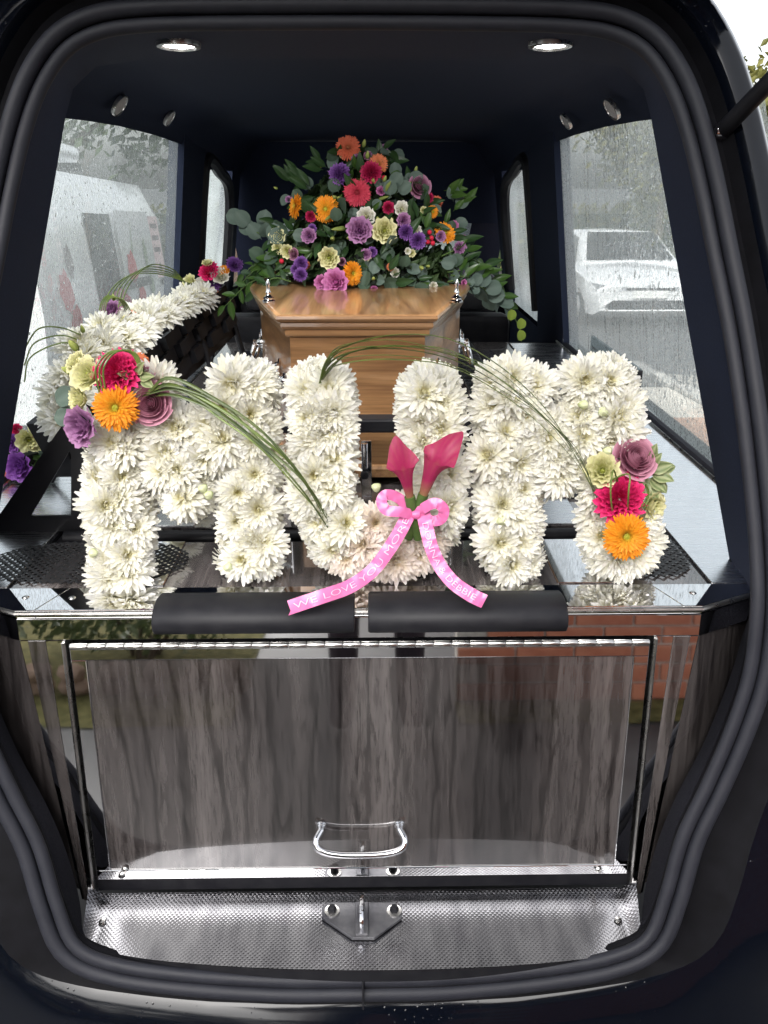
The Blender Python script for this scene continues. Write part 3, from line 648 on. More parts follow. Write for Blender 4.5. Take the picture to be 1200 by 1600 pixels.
for s in (1, -1):      # side wings that fold back to the aperture
    mb = MB(); zb = 0.42
    mb.add([(s*FX, FYz(D), D-0.013), (s*0.643, 1.178, D-0.013), (s*0.643, 1.178-0.096*(D-zA), zA), (s*FX, FYz(zA), zA)], [(0, 1, 2, 3)])
    mb.build('apron_wing', mirror, hearse)
    mb = MB(); mb.add([(s*(FX-0.0), FYz(zA)+0.001, zA), (s*0.66, 1.20, zA), (s*0.60, FYz(zb)+0.05, zb), (s*(FX-0.045), FYz(zb)+0.001, zb)], [(0, 1, 2, 3)]); mb.build('side_board', lam_z, hearse)
    # face column: mirror with a laminate strip let in
    a = dxt+0.011; b = dxb+0.011; z0 = zST-0.01
    def X(u, z): return lerp(lerp(b, FX-0.045, u), lerp(a, FX, u), (z-z0)/(zA-z0))
    face_box('face_column', s*X(0, zA), s*X(1, zA), z0, zA-0.0005, -0.006, -0.001, mirror, hearse, s*X(0, z0), s*X(1, z0), lab='polished steel column beside the drop door')
    face_box('column_inlay', s*X(0.40, zA), s*X(0.80, zA), z0, zA-0.001, -0.001, 0.0005, lam_z, hearse, s*X(0.40, z0), s*X(0.80, z0), bev=0.0003)
    face_box('door_jamb', s*(X(0, zA)-0.0045), s*(X(0, zA)-0.0005), z0, zA-0.001, -0.028, 0.002, steel, hearse, s*(X(0, z0)-0.0045), s*(X(0, z0)-0.0005), bev=0.0006)
    mb = MB(); mb.tube([(s*(X(0, zA)-0.0025), FYz(zA)-0.004, zA-0.002), (s*(X(0, z0)-0.0025), FYz(z0)-0.004, z0+0.004)], 0.0034, 8); mb.build('jamb_bead', steel, hearse, smooth=True)
# dark recess behind the door
face_box('door_recess', -FX+0.01, FX-0.01, zST-0.02, zA-0.0005, -0.06, -0.032, plas, hearse, -FX+0.05, FX-0.05)
face_box('door_sill', -dxb-0.012, dxb+0.012, zST-0.002, zDB-0.012, -0.03, -0.012, plas, hearse)
# ---- drop door
dt = dxt; db = dxb; fwid = 0.024
def DX(z): return lerp(db, dt, (z-zDB)/(zDT-zDB))
zi0, zi1 = zDB+0.018, zDT-0.026
dpan = face_box('drop_door', -DX(zi1)+fwid, DX(zi1)-fwid, zi0, zi1, -0.012, 0.001, lam_z, hearse, -DX(zi0)+fwid, DX(zi0)-fwid, 0.0008, 'grey streaked laminate drop door panel with a steel frame')
for z0, z1, nm in ((zDB, zi0, 'bottom'), (zi1, zDT-0.004, 'top')):
    face_box('door_frame', -DX(z1), DX(z1), z0, z1, -0.014, 0.004, mirror, dpan, -DX(z0), DX(z0), 0.0012)
for s in (1, -1):
    face_box('door_frame', s*(DX(zi1)-fwid), s*DX(zi1), zi0+0.0003, zi1-0.0003, -0.014, 0.004, mirror, dpan, s*(DX(zi0)-fwid), s*DX(zi0), 0.0012)
for px in (195, 935):
    p = fp(px, 1359, -0.004); mb = MB(); mb.lathe([(0.0003, -0.004), (0.004, -0.003), (0.006, 0.0)], p, axis='y', seg=12); mb.build('screw', steel, dpan, smooth=True)
hz = zDT-0.001; n = 32; L = 2*dt-0.004
for k in range(n):
    x0 = -dt+0.002+L*k/n; mb = MB(); y = FYz(hz)-0.006
    mb.tube([(x0+0.0004, y, hz), (x0+0.0014, y, hz), (x0+L/n-0.0014, y, hz), (x0+L/n-0.0004, y, hz)], [0.0046, 0.0054, 0.0054, 0.0046], 12); mb.build('hinge_knuckle', steel, dpan, smooth=True, angle=50)
# handle
hc = fp(562, 1296); hl = fp(497, 1296).x; hr = fp(630, 1296).x; y0 = FYz(hc.z)-0.001
hw = (hr-hl)/2; hxc = (hl+hr)/2
mb = MB(); zt = fp(562, 1306).z
mb.tube(spline([(hxc-hw+0.006, y0-0.010, hc.z+0.010), (hxc-hw-0.002, y0-0.026, hc.z+0.002), (hxc-hw+0.004, y0-0.034, zt+0.004), (hxc-hw*0.6, y0-0.037, zt-0.004), (hxc, y0-0.038, zt-0.006), (hxc+hw*0.6, y0-0.037, zt-0.004), (hxc+hw-0.004, y0-0.034, zt+0.004), (hxc+hw+0.002, y0-0.026, hc.z+0.002), (hxc+hw-0.006, y0-0.010, hc.z+0.010)], 48), 0.0058, 10)
hnd = mb.build('door_handle', chrome, dpan, smooth=True)
for s in (1, -1):
    cx = hxc+s*(hw-0.006); mb = MB()
    mb.lathe([(0.0003, -0.014), (0.0045, -0.0135), (0.006, -0.010), (0.006, -0.006), (0.008, -0.003), (0.009, 0.0)], (cx, y0, hc.z+0.010), axis='y', seg=18); mb.build('handle_mount', chrome, dpan, smooth=True)
# ---- sill plate
zS = at(567, 1394, Y=FYz(0.40)-0.002).z
front = [at(*q, Z=zS) for q in ((128, 1476), (180, 1490), (260, 1502), (400, 1512), (567, 1516), (740, 1512), (880, 1502), (960, 1490), (1002, 1476))]
fr = spline(front, 40); back = [Vector((lerp(-dxb-0.016, dxb+0.016, i/40), FYz(zS)-0.003, zS)) for i in range(41)]
mb = MB(); rows = []
for j in range(9):
    t = j/8; up = 0.004*max(0, 1-t/0.12)**2
    rows.append([b.lerp(f, t)+Vector((0, 0, up+0.020*max(0, abs(2*i/40-1)-0.955)/0.045*(1-t*0.6))) for i, (b, f) in enumerate(zip(back, fr))])
mb.grid(rows); sill = mb.build('sill_plate', chequer, hearse, smooth=True, angle=80); sill['label'] = 'embossed bare steel loading sill plate'
mb = MB(); mb.grid([[p+Vector((0, 0, -0.001)) for p in fr], [p+Vector((0, 0.002, -0.02)) for p in fr], [p+Vector((0, 0.006, -0.06)) for p in fr]]); mb.build('sill_lip', plas, hearse, smooth=True)
for px, py in ((160, 1440), (966, 1438)):
    p = at(px, py, Z=zS+0.002); mb = MB(); mb.lathe([(0.0003, 0.004), (0.005, 0.003), (0.0065, 0.0)], p, seg=12); mb.build('screw', steel, sill, smooth=True)
# latch striker: triangular bracket with two bolts and a loop
gun = noisy(pmat('gunmetal', (0.09, 0.09, 0.1), 0.45, 0.8), (1, 1, 1), (0.06, 0.06, 0.07), (0.2, 0.2, 0.21), 22, 6, (0.3, 0.6))
bp_ = [at(*q, Z=zS+0.006) for q in ((503, 1418), (512, 1410), (618, 1410), (628, 1418), (628, 1434), (585, 1466), (550, 1466), (503, 1434))]
mb = MB(); mb.prism([(p.x, p.y) for p in bp_], zS+0.001, zS+0.007); br = mb.build('latch_bracket', gun, sill, bevel=0.0012)
q0 = at(566, 1412, Z=zS+0.007); q1 = at(566, 1464, Z=zS+0.007)
mb = MB(); mb.box((q0.x-0.011, q1.y-0.001, zS+0.0071), (q0.x+0.011, q0.y, zS+0.013)); mb.build('latch_rib', gun, hearse, bevel=0.002)
mb = MB(); mb.tube(spline([(q0.x, q1.y+0.008, zS+0.012), (q0.x, q1.y+0.008, zS+0.034), (q0.x, (q0.y+q1.y)/2, zS+0.042), (q0.x, q0.y-0.010, zS+0.034), (q0.x, q0.y-0.010, zS+0.012)], 20), 0.004, 8); mb.build('latch_loop', chrome, hearse, smooth=True)
for px in (519, 616):
    p = at(px, 1424, Z=zS+0.007); mb = MB(); mb.lathe([(0.0125, 0), (0.0125, 0.002), (0.007, 0.0025)], (p.x, p.y, zS+0.0071), seg=18); mb.build('bolt_washer', steel, hearse, smooth=True)
    mb = MB(); mb.lathe([(0.0003, 0.010), (0.005, 0.0095), (0.0075, 0.006), (0.0078, 0.0)], (p.x, p.y, zS+0.0096), seg=6); mb.build('bolt', plas, hearse, smooth=True)
# ---- lower inner trim (moulded black) between the seal and the face columns
low = [Vector((0.650, 1.176, D-0.002)), at(1166, 975, Y=1.165), at(1140, 1060, Y=1.14), at(1100, 1160, Y=1.105), at(1056, 1245, Y=1.07), at(1026, 1320, Y=1.05), at(1006, 1400, Y=1.03), at(1001, 1478, Z=zS-0.002)]
# seal points between sill corner and deck
cand = [p for p in half if p.z <= D+0.01 and p.x > 0.40]
Al = resample(cand[::-1], 30); Bl = resample(spline(low, 40), 30)
for s in (1, -1):
    mb = MB()
    mb.grid([[Vector((s*lerp(a.x-0.012, b.x, t), lerp(a.y+0.006, b.y, t), lerp(a.z, b.z, t)+0.010*sin(pi*t))) for a, b in zip(Al, Bl)] for t in (0, 0.2, 0.4, 0.6, 0.8, 1.0)])
    mb.build('lower_trim', carpet, hearse, smooth=True, angle=70)
# ---- body around the aperture
def body_rows():
    rows = []
    spec = [(0.018, 0.004), (0.028, 0.022), (0.044, 0.030), (0.058, 0.012), (0.068, 0.000), (0.095, 0.004), (0.112, 0.03), (0.122, 0.10), (0.128, 0.30)]
    bspec = [(0.018, 0.006), (0.028, 0.016), (0.044, 0.022), (0.058, 0.012), (0.068, 0.0), (0.100, -0.012), (0.16, -0.03), (0.25, -0.02), (0.34, 0.02)]
    for (o1, d1), (o2, d2) in zip(spec, bspec):
        r = []
        for i in range(NL):
            p = loop[i]; k = max(0.0, min(1.0, (0.50-p.z)/0.10)); k = k*k*(3-2*k)*max(0.0, min(1.0, (0.46-abs(p.x))/0.10))
            off = lerp(o1, o2, k); dy = lerp(d1, d2, k)
            q = p+outs[i]*off+Vector((0, dy, 0))
            # body sides grow wider than the aperture below the waist
            if p.z < 1.0 and abs(p.x) > 0.2:
                g = min(1, (1.0-p.z)/0.4)*max(0, off-0.040)/0.085
                q.x += (1 if p.x > 0 else -1)*g*0.26*(1-0.6*k)
            r.append(q)
        rows.append(r)
    return rows
BR = body_rows()
mb = MB(); mb.grid(BR[:4], 0, True); mb.build('aperture_channel', chan, hearse, smooth=True, angle=50)
mb = MB(); mb.grid(BR[3:], 0, True); mb.build('body_shell', paint, hearse, smooth=True, angle=50)
# outer flanks, roof, wheels (seen when stepping aside)
for s in (1, -1):
    mb = MB(); rows = []
    for y in (1.42, 2.0, 3.0, 4.0, 5.2, 6.6):
        rows.append([Vector((s*x, y-(0.18*(1-(z/1.0)) if y < 1.5 and z < 1 else 0), z)) for x, z in ((0.80, 0.25), (0.90, 0.42), (0.93, 0.65), (0.915, 0.86), (0.87, 0.935))])
    mb.grid(rows); mb.build('body_side', paint, hearse, smooth=True)
    mb = MB(); mb.grid([[Vector((s*x*kx, y, z)) for x, z in ((0.735, 1.72), (0.71, 1.79), (0.62, 1.86), (0.35, 1.885), (0.0, 1.89))] for y, kx in ((1.60, 0.80), (2.0, 0.93), (2.5, 1.0), (3.2, 1.0), (4.2, 1.0), (5.2, 1.0))]); mb.build('roof_panel', paint, hearse, smooth=True)
    mb = MB(); c = (s*0.80, 2.35, 0.33); mb.lathe([(0.2, -0.1*s), (0.31, -0.1*s), (0.33, -0.06*s), (0.33, 0.06*s), (0.31, 0.1*s), (0.22, 0.1*s)], c, axis='x', seg=32); wh = mb.build('wheel', rubber, hearse, smooth=True)
    mb = MB(); mb.lathe([(0.22, 0.09*s), (0.2, 0.06*s), (0.06, 0.05*s), (0.04, 0.075*s), (0.0005, 0.075*s)], c, axis='x', seg=24); mb.build('rim', steel, wh, smooth=True)
    # upper hinge boot and gas strut
    a = at(1128 if s > 0 else 34, 205, Y=1.40); b = Vector((s*0.72, 0.72, 2.05))
    if s < 0: a = Vector((-at(1128, 205, Y=1.40).x, 1.40, at(1128, 205, Y=1.40).z))
    mb = MB(); mid = a.lerp(b, 0.45); mb.tube([a, mid], 0.013, 12); strut = mb.build('gas_strut', plas, hearse, smooth=True)
    mb = MB(); mb.tube([mid, b], 0.007, 10); mb.build('strut_rod', chrome, strut, smooth=True)
    mb = MB(); mb.lathe([(0.0004, -0.012), (0.012, -0.011), (0.014, 0.0), (0.010, 0.012)], a, axis='x', seg=14); mb.build('strut_ball', chrome, strut, smooth=True)
# raised tailgate overhead, hinged along the roof edge
def TG(x, u, h=0.0):       # u metres along the gate from the hinge
    e = radians(24); return Vector((x, 1.50-u*cos(e)-h*sin(e), 1.885+u*sin(e)-h*cos(e)))
mb = MB()
for (x0, x1, u0, u1) in ((-0.66, 0.66, 0.0, 0.16), (-0.70, 0.70, 0.80, 1.25), (-0.68, -0.56, 0.16, 0.80), (0.56, 0.68, 0.16, 0.80)):
    c = [TG(x, u, h) for h in (0, 0.06) for (x, u) in ((x0, u0), (x1, u0), (x1, u1), (x0, u1))]
    mb.add(c, [(3, 2, 1, 0), (4, 5, 6, 7), (0, 1, 5, 4), (1, 2, 6, 5), (2, 3, 7, 6), (3, 0, 4, 7)])
tg = mb.build('tailgate', paint, hearse, bevel=0.012, smooth=True)
mb = MB(); mb.grid([[TG(x, u, 0.03) for x in (-0.57, 0, 0.57)] for u in (0.15, 0.5, 0.81)]); mb.build('tailgate_glass', tailglass, tg)
# ---- black roller pads over the edge
for a, b in ((234, 553), (575, 890)):
    p0 = at(a, 950, Y=1.10).x; p1 = at(b, 950, Y=1.10).x; mb = MB(); prof = []
    for k in range(15):
        an = radians(115)-radians(205)*k/14; prof.append((1.118-0.031*sin(an)*0.9 if False else 1.122+0.030*cos(pi/2+an+radians(90)), D-0.020+0.034*sin(an)))
    prof = [(1.175, D+0.003), (1.165, D+0.010), (1.140, D+0.0145), (1.118, D+0.012), (1.103, D+0.004), (1.096, D-0.006), (1.095, D-0.016), (1.099, D-0.027), (1.112, D-0.030)]
    rows = [[Vector((x, y, z)) for y, z in prof] for x in (p0, p0+0.003, lerp(p0, p1, 0.5), p1-0.003, p1)]
    rows[0] = [Vector((p0, lerp(y, 1.13, 0.08), lerp(z, D-0.015, 0.08))) for y, z in prof]; rows[-1] = [Vector((p1, lerp(y, 1.13, 0.08), lerp(z, D-0.015, 0.08))) for y, z in prof]
    mb.grid(rows)
    for r in (rows[0], rows[-1]): mb.add(r, [tuple(range(len(r)))])
    o = mb.build('edge_pad', plas, hearse, smooth=True, angle=50); o['label'] = 'long black plastic pad over the deck edge, '+('left' if a < 400 else 'right')+' one'
# ---- coffin stop bar, bier pin and side blocks in front of the coffin
z1 = at(567, 655, Y=1.56).z; z0 = at(567, 676, Y=1.56).z; xl = at(440, 660, Y=1.56).x; xr = at(738, 660, Y=1.56).x
mb = MB(); mb.box((xl, 1.555, z0), (xr, 1.60, z1)); mb.build('coffin_stop', plas, hearse, bevel=0.004)
for x in (xl+0.02, xr-0.02):
    mb = MB(); mb.box((x-0.012, 1.562, D), (x+0.012, 1.592, z0-0.001)); mb.build('stop_bracket', chrome, hearse, bevel=0.002)
p = at(573, 775, Z=D); mb = MB(); zt = at(573, 688, Y=p.y).z
mb.box((p.x-0.011, p.y-0.004, D), (p.x+0.011, p.y+0.004, zt)); pin = mb.build('bier_pin', chrome, hearse, bevel=0.0015)
mb = MB(); mb.tube([(p.x-0.004, p.y-0.010, lerp(D, zt, 0.55)), (p.x-0.004, p.y-0.010, zt-0.003)], 0.0075, 12); mb.build('pin_barrel', chrome, pin, smooth=True)
mb = MB(); mb.lathe([(0.0003, 0.010), (0.007, 0.007), (0.0095, 0), (0.007, -0.007), (0.0003, -0.010)], (p.x-0.004, p.y-0.014, lerp(D, zt, 0.42)), seg=14); mb.build('pin_knob', plas, pin, smooth=True)
# ---- cabin in front: floor, seats, dashboard, windscreen, mirror
mb = MB(); mb.box((-0.8, 3.41, 0.28), (0.8, 5.6, 0.32)); mb.build('cabin_floor', carpet, hearse)
def seat(x):
    mb = MB(); mb.box((x-0.25, 3.75, 0.45), (x+0.25, 4.25, 0.62)); o = mb.build('front_seat', plas, hearse, bevel=0.05, smooth=True)
    mb = MB(); mb.add([(x-0.25, 3.72, 0.6), (x+0.25, 3.72, 0.6), (x+0.22, 3.58, 1.02), (x-0.22, 3.58, 1.02), (x-0.25, 3.86, 0.6), (x+0.25, 3.86, 0.6), (x+0.22, 3.69, 1.02), (x-0.22, 3.69, 1.02)], [(0, 1, 2, 3), (7, 6, 5, 4), (0, 4, 5, 1), (1, 5, 6, 2), (2, 6, 7, 3), (3, 7, 4, 0)]); mb.build('seat_back', plas, o, bevel=0.035, smooth=True)
    mb = MB(); mb.box((x-0.12, 3.56, 1.035), (x+0.12, 3.65, 1.14)); mb.build('head_restraint', plas, o, bevel=0.03, smooth=True)
seat(0.40); seat(-0.40)
mb = MB(); mb.box((-0.74, 4.75, 0.75), (0.74, 5.35, 1.06)); mb.build('dashboard', plas, hearse, bevel=0.05, smooth=True)
mb = MB(); mb.tube([Vector((0.4+0.18*cos(a), 4.66+0.06*sin(a), 1.02+0.17*sin(a))) for a in [2*pi*k/24 for k in range(25)]], 0.014, 8); mb.build('steering_wheel', plas, hearse, smooth=True)
mb = MB(); mb.grid([[Vector((x, lerp(5.5, 5.0, t), lerp(1.02, 1.33, t))) for x in (-0.60, -0.3, 0, 0.3, 0.60)] for t in (0, 0.5, 1)]); mb.build('windscreen', glass_f, hearse, smooth=True)
mb = MB(); mb.grid([[Vector((x, lerp(5.0, 4.9, t), lerp(1.325, 1.75, t))) for x in (-0.78, 0, 0.78)] for t in (0, 1)])
for s in (1, -1): mb.grid([[Vector((s*x, lerp(5.5, 4.98, t), lerp(0.95, 1.6, t))) for x in (0.56, 0.82)] for t in (0, 1)])
mb.grid([[Vector((x, 5.52, z)) for x in (-0.85, 0.85)] for z in (0.3, 1.03)])
mb.build('windscreen_surround', trim, hearse)
mb = MB(); mb.box((-0.13, 4.86, 1.27), (0.13, 4.89, 1.35)); mb.build('interior_mirror', plas, hearse, bevel=0.01)
# hearse front part below the windscreen
mb = MB(); mb.grid([[Vector((x, y, z-0.05*abs(x)**3)) for x in (-0.9, -0.5, 0, 0.5, 0.9)] for y, z in ((5.53, 1.0), (6.2, 0.93), (6.7, 0.8), (6.85, 0.55), (6.85, 0.3))]); mb.build('bonnet', paint, hearse, smooth=True)
# ================================================================== COFFIN
zl = at(560, 492, Y=1.68).z
cof = thing('coffin', 'polished oak coffin with stepped lid moulding, lying feet towards the tailgate', 'coffin', (0, 2.5, D+0.02))
CO = [(0.0, 1.68, 0.170), (0.0, 2.10, 0.252), (0.0, 2.42, 0.318), (0.0, 2.56, 0.333), (0.0, 2.70, 0.325), (0.0, 3.46, 0.21)]
cxo = -0.010
def outline(off):
    pts = [(-0.170, 1.68), (0.170, 1.68)]
    right = [(0.152, 1.68), (0.205, 1.88), (0.252, 2.06), (0.270, 2.15), (0.273, 2.23), (0.267, 2.34), (0.19, 3.40)]
    poly = [(x+off*0.95, y-(off if i == 0 else 0)+(off if i == 6 else 0)) for i, (x, y) in enumerate(right)]
    return [(cxo+x, y) for x, y in poly]+[(cxo-x, y) for x, y in poly[::-1]]
def loft_outline(levels, mi=0):
    mb = MB(); mb.grid([[Vector((x, y, z)) for x, y in outline(o)] for o, z in levels], mi, True); return mb
zb = D+0.018
mb = loft_outline([(-0.014, zb), (-0.014, zl-0.040)]); mb.add([(x, y, zb) for x, y in outline(-0.014)], [tuple(range(14))])
# foot and head boards take a crosswise grain
body = mb.build('coffin_body', [oak_y, oak_x], cof)
for p in body.data.polygons:
    if abs(p.normal.y) > 0.9: p.material_index = 1
mb = loft_outline([(-0.014, zb+0.0), (-0.004, zb), (-0.004, zb+0.018), (-0.008, zb+0.024), (-0.014, zb+0.026)]); pl = mb.build('plinth_moulding', [oak_y, oak_x], cof, smooth=True, angle=30)
mb = loft_outline([(-0.014, zl-0.046), (-0.007, zl-0.044), (-0.005, zl-0.040), (-0.005, zl-0.031), (0.000, zl-0.028), (0.003, zl-0.023), (0.002, zl-0.016), (0.008, zl-0.012), (0.011, zl-0.007), (0.010, zl-0.001), (0.006, zl+0.001), (0.001, zl+0.0015)])
mb.add([(x, y, zl+0.0015) for x, y in outline(0.001)], [tuple(range(14))])
lid = mb.build('coffin_lid', [oak_y, oak_x], cof, smooth=True, angle=25)
for p in lid.data.polygons:
    if p.center.y < 1.69 and p.normal.z < 0.95: p.material_index = 1
# wreath screws on the lid
for px, py in ((420, 472), (713, 472)):
    p = at(px, py, Z=zl+0.002); mb = MB()
    mb.lathe([(0.014, 0), (0.0145, 0.003), (0.011, 0.006), (0.012, 0.010), (0.007, 0.013), (0.0045, 0.017), (0.006, 0.021), (0.004, 0.026), (0.0033, 0.034), (0.005, 0.039), (0.0025, 0.046), (0.0005, 0.050)], p, seg=16)
    mb.build('lid_screw', chrome, cof, smooth=True)
# handles along both sides
def side_x(y): return interp([(1.68, 0.138), (1.88, 0.191), (2.06, 0.238), (2.15, 0.256), (2.23, 0.259), (2.34, 0.253), (3.40, 0.176)], y)
for s in (1, -1):
    for y in (1.80, 2.25, 2.85):
        z = zl-0.150; e = side_x
        mb = MB()
        for yy in (y-0.055, y+0.055):
            x = cxo+s*(e(yy)+0.002)
            mb.lathe([(0.020, 0.0), (0.019, 0.004*s), (0.012, 0.009*s), (0.008, 0.016*s), (0.010, 0.026*s), (0.0005, 0.030*s)], (x, yy, z), axis='x', seg=14)
        hp = mb.build('handle_plate', chrome, cof, smooth=True)
        pts = [(cxo+s*(e(yy)+0.024+0.016*k), yy, zz) for yy, zz, k in ((y-0.055, z, 0), (y-0.062, z-0.03, 0.6), (y-0.05, z-0.055, 1), (y, z-0.062, 1), (y+0.05, z-0.055, 1), (y+0.062, z-0.03, 0.6), (y+0.055, z, 0))]
        mb = MB(); mb.tube(spline(pts, 36), 0.0065, 10); mb.build('grip', chrome, hp, smooth=True)
        mb = MB(); x = cxo+s*(e(y)+0.003)
        for sg in (1, -1):
            mb.tube(spline([(x, y-0.055, z+0.012*sg), (x+s*0.004, y-0.03, z+0.03*sg), (x+s*0.004, y, z+0.018*sg), (x+s*0.004, y+0.03, z+0.03*sg), (x, y+0.055, z+0.012*sg)], 20), 0.004, 8)
        mb.build('handle_scroll', chrome, hp, smooth=True)

# ================================================================== FLOWER SHAPES
def strap_flower(layers, seed, disc=None, jit=13):
    """ray flower: layers of strap petals (n, length, halfwidth, elev0, elev1, r0, z0, cup, g0, g1, point)"""
    rnd = random.Random(seed); mb = MB()
    for (n, ln, hw, e0, e1, r0, z0, cup, g0, g1, pt) in layers:
        ph = rnd.uniform(0, 6.28)
        for k in range(n):
            a = ph+2*pi*k/n+rnd.gauss(0, 1.7/n); l = ln*rnd.uniform(0.90, 1.06); d0 = radians(e0+rnd.gauss(0, 5)); d1 = radians(e1+rnd.gauss(0, jit))
            tw = rnd.gauss(0, 0.25); gk = rnd.uniform(0.80, 1.0); ca, sa = cos(a), sin(a); r, z = r0, z0; vs = []; gs = []; nu = 5
            for i in range(nu+1):
                t = i/nu; an = lerp(d0, d1, t)
                if i: r += cos(an)*l/nu; z += sin(an)*l/nu
                wd = hw*(0.42+0.58*sin(min(1, t*1.45)*pi/2))*(1 if t < 0.6 else sqrt(max(0.0, 1-((t-0.6)/0.4)**pt)))
                if i == nu: wd = hw*0.30
                for v in (-1, 0, 1):
                    lift = cup*hw*(abs(v)*1.0)+v*tw*hw*t*0.5; rr = r-sin(an)*lift; zz = z+cos(an)*lift; w_ = v*wd
                    vs.append((ca*rr-sa*w_, sa*rr+ca*w_, zz)); gs.append(lerp(g0, g1, min(1, t*1.3))*gk)
            fs = []
            for i in range(nu):
                for j in range(2): fs.append((i*3+j, i*3+j+1, (i+1)*3+j+1, (i+1)*3+j))
            mb.add(vs, fs, 0, gs)
    if disc:
        R, h, n = disc
        for k in range(n):
            r = R*sqrt((k+0.5)/n); a = k*2.39996; s = R*0.16; x, y = r*cos(a), r*sin(a); z = h*(1-(r/R)**2*0.5)
            mb.add([(x-s, y, z-s), (x, y-s, z-s), (x+s, y, z-s), (x, y+s, z-s), (x, y, z+s*1.3)], [(0, 1, 4), (1, 2, 4), (2, 3, 4), (3, 0, 4)], 0, [0.0]*5)
        mb.lathe([(R*1.05, h*0.3), (R*0.7, h*0.75), (0.001, h*0.9)], (0, 0, 0), seg=10); mb.g[-30:] = [0.0]*30
    # calyx behind the flower so it is never hollow from the side
    return mb
def cup_flower(rings, seed, heart=None, gp=1.6):
    """rose-like flower: rings of (n, R, height, halfspan, flare, ruffle, wave, z0, g0, g1)"""
    rnd = random.Random(seed); mb = MB()
    for (n, R, h, hs_, flare, ruf, wav, z0, g0, g1) in rings:
        ph = rnd.uniform(0, 6.28)
        for k in range(n):
            a0 = ph+2*pi*k/n+rnd.gauss(0, 0.12); rr0 = R*rnd.uniform(0.93, 1.07); hh = h*rnd.uniform(0.92, 1.08); p1, p2 = rnd.uniform(0, 6), rnd.uniform(0, 6)
            nu, nv = 6, 8; vs = []; gs = []
            for i in range(nu+1):
                t = i/nu
                for j in range(nv+1):
                    v = 2*j/nv-1; edge = 1-0.16*abs(v)**3*(1 if t > 0.5 else 0.4)
                    span = hs_*(0.45+0.55*sin(min(1, t*1.25)*pi/2))
                    az = a0+v*span; r = rr0*(0.16+0.84*sin(min(1, t*1.05)*pi/2)**0.8)+flare*R*t**3.2+0.05*R*v
                    z = z0+hh*t*edge-abs(flare)*R*0.45*t**5
                    if ruf: r += ruf*R*t*t*sin(wav*v+p1); z += ruf*R*t*t*0.8*sin(wav*1.3*v+p2)
                    vs.append((r*cos(az), r*sin(az), z)); gs.append(lerp(g0, g1, t**gp))
            fs = [(i*(nv+1)+j, i*(nv+1)+j+1, (i+1)*(nv+1)+j+1, (i+1)*(nv+1)+j) for i in range(nu) for j in range(nv)]
            mb.add(vs, fs, 0, gs)
    if heart:
        r, h = heart[:2]; gh = heart[2] if len(heart) > 2 else 0.0; mb.lathe([(r*0.7, 0), (r, h*0.4), (r*0.8, h*0.8), (0.001, h)], (0, 0, 0), seg=8); mb.g[-32:] = [gh]*32
    return mb
def chrys(seed, op):
    """op: how far the bloom has opened (0 tight, 1 flat)"""
    L = [(26, 0.98, 0.105, 26-18*op, 4-24*op, 0.10, 0.0, 0.35, 0.75, 1, 2.2), (25, 0.92, 0.105, 40-14*op, 18-16*op, 0.09, 0.05, 0.4, 0.7, 1, 2.2), (23, 0.83, 0.10, 50-8*op, 32-12*op, 0.08, 0.09, 0.5, 0.6, 1, 2.2),
         (21, 0.70, 0.092, 60-6*op, 46-8*op, 0.07, 0.11, 0.6, 0.45, 1, 2.2), (18, 0.56, 0.08, 68-4*op, 60-6*op, 0.06, 0.12, 0.7, 0.25, 0.9, 2), (13, 0.38, 0.065, 74, 74, 0.04, 0.13, 0.8, 0.05, 0.6, 2), (9, 0.22, 0.05, 80, 90, 0.02, 0.14, 0.8, 0.0, 0.25, 2)]
    return strap_flower(L, seed, (0.08, 0.22, 12), 15)
m_white = petal_mat('white_petal', (0.95, 0.945, 0.925), (0.80, 0.73, 0.26), 0.45, 0.7)
m_blush = petal_mat('blush_petal', (0.94, 0.87, 0.84), (0.66, 0.54, 0.2), 0.5, 0.7)
CH = [chrys(100+i, (0.2, 0.5, 0.75, 1.0, 0.6, 0.9, 0.35, 0.8)[i]).mesh('chrysanthemum', m_white, True, True, False) for i in range(8)]
CHB = [chrys(130+i, (0.9, 0.6, 0.75)[i]).mesh('blush_chrysanthemum', m_blush, True, True, False) for i in range(3)]
GERB = [(44, 0.82, 0.068, 10, -8, 0.17, 0.0, 0.3, 0.85, 1, 3), (42, 0.76, 0.066, 20, -2, 0.17, 0.04, 0.3, 0.8, 1, 3), (40, 0.66, 0.062, 28, 4, 0.16, 0.07, 0.35, 0.75, 1, 3), (36, 0.54, 0.056, 36, 12, 0.16, 0.09, 0.4, 0.7, 0.95, 3), (32, 0.40, 0.05, 44, 22, 0.15, 0.10, 0.4, 0.6, 0.9, 3), (28, 0.27, 0.042, 54, 36, 0.14, 0.10, 0.4, 0.45, 0.8, 3), (22, 0.15, 0.034, 64, 60, 0.12, 0.10, 0.4, 0.2, 0.5, 3)]
def gerb(name, tip, base, seed):
    return strap_flower(GERB, seed, (0.17, 0.16, 26), 7).mesh(name, petal_mat(name, tip, base, 0.25), True, True, False)
G_OR = gerb('orange_gerbera', (0.86, 0.29, 0.012), (0.42, 0.40, 0.04), 1); G_CO = gerb('coral_gerbera', (0.72, 0.17, 0.09), (0.35, 0.12, 0.05), 2)
G_RD = gerb('crimson_gerbera', (0.62, 0.055, 0.10), (0.25, 0.02, 0.03), 3); G_SA = gerb('salmon_gerbera', (0.80, 0.26, 0.12), (0.4, 0.2, 0.05), 4)
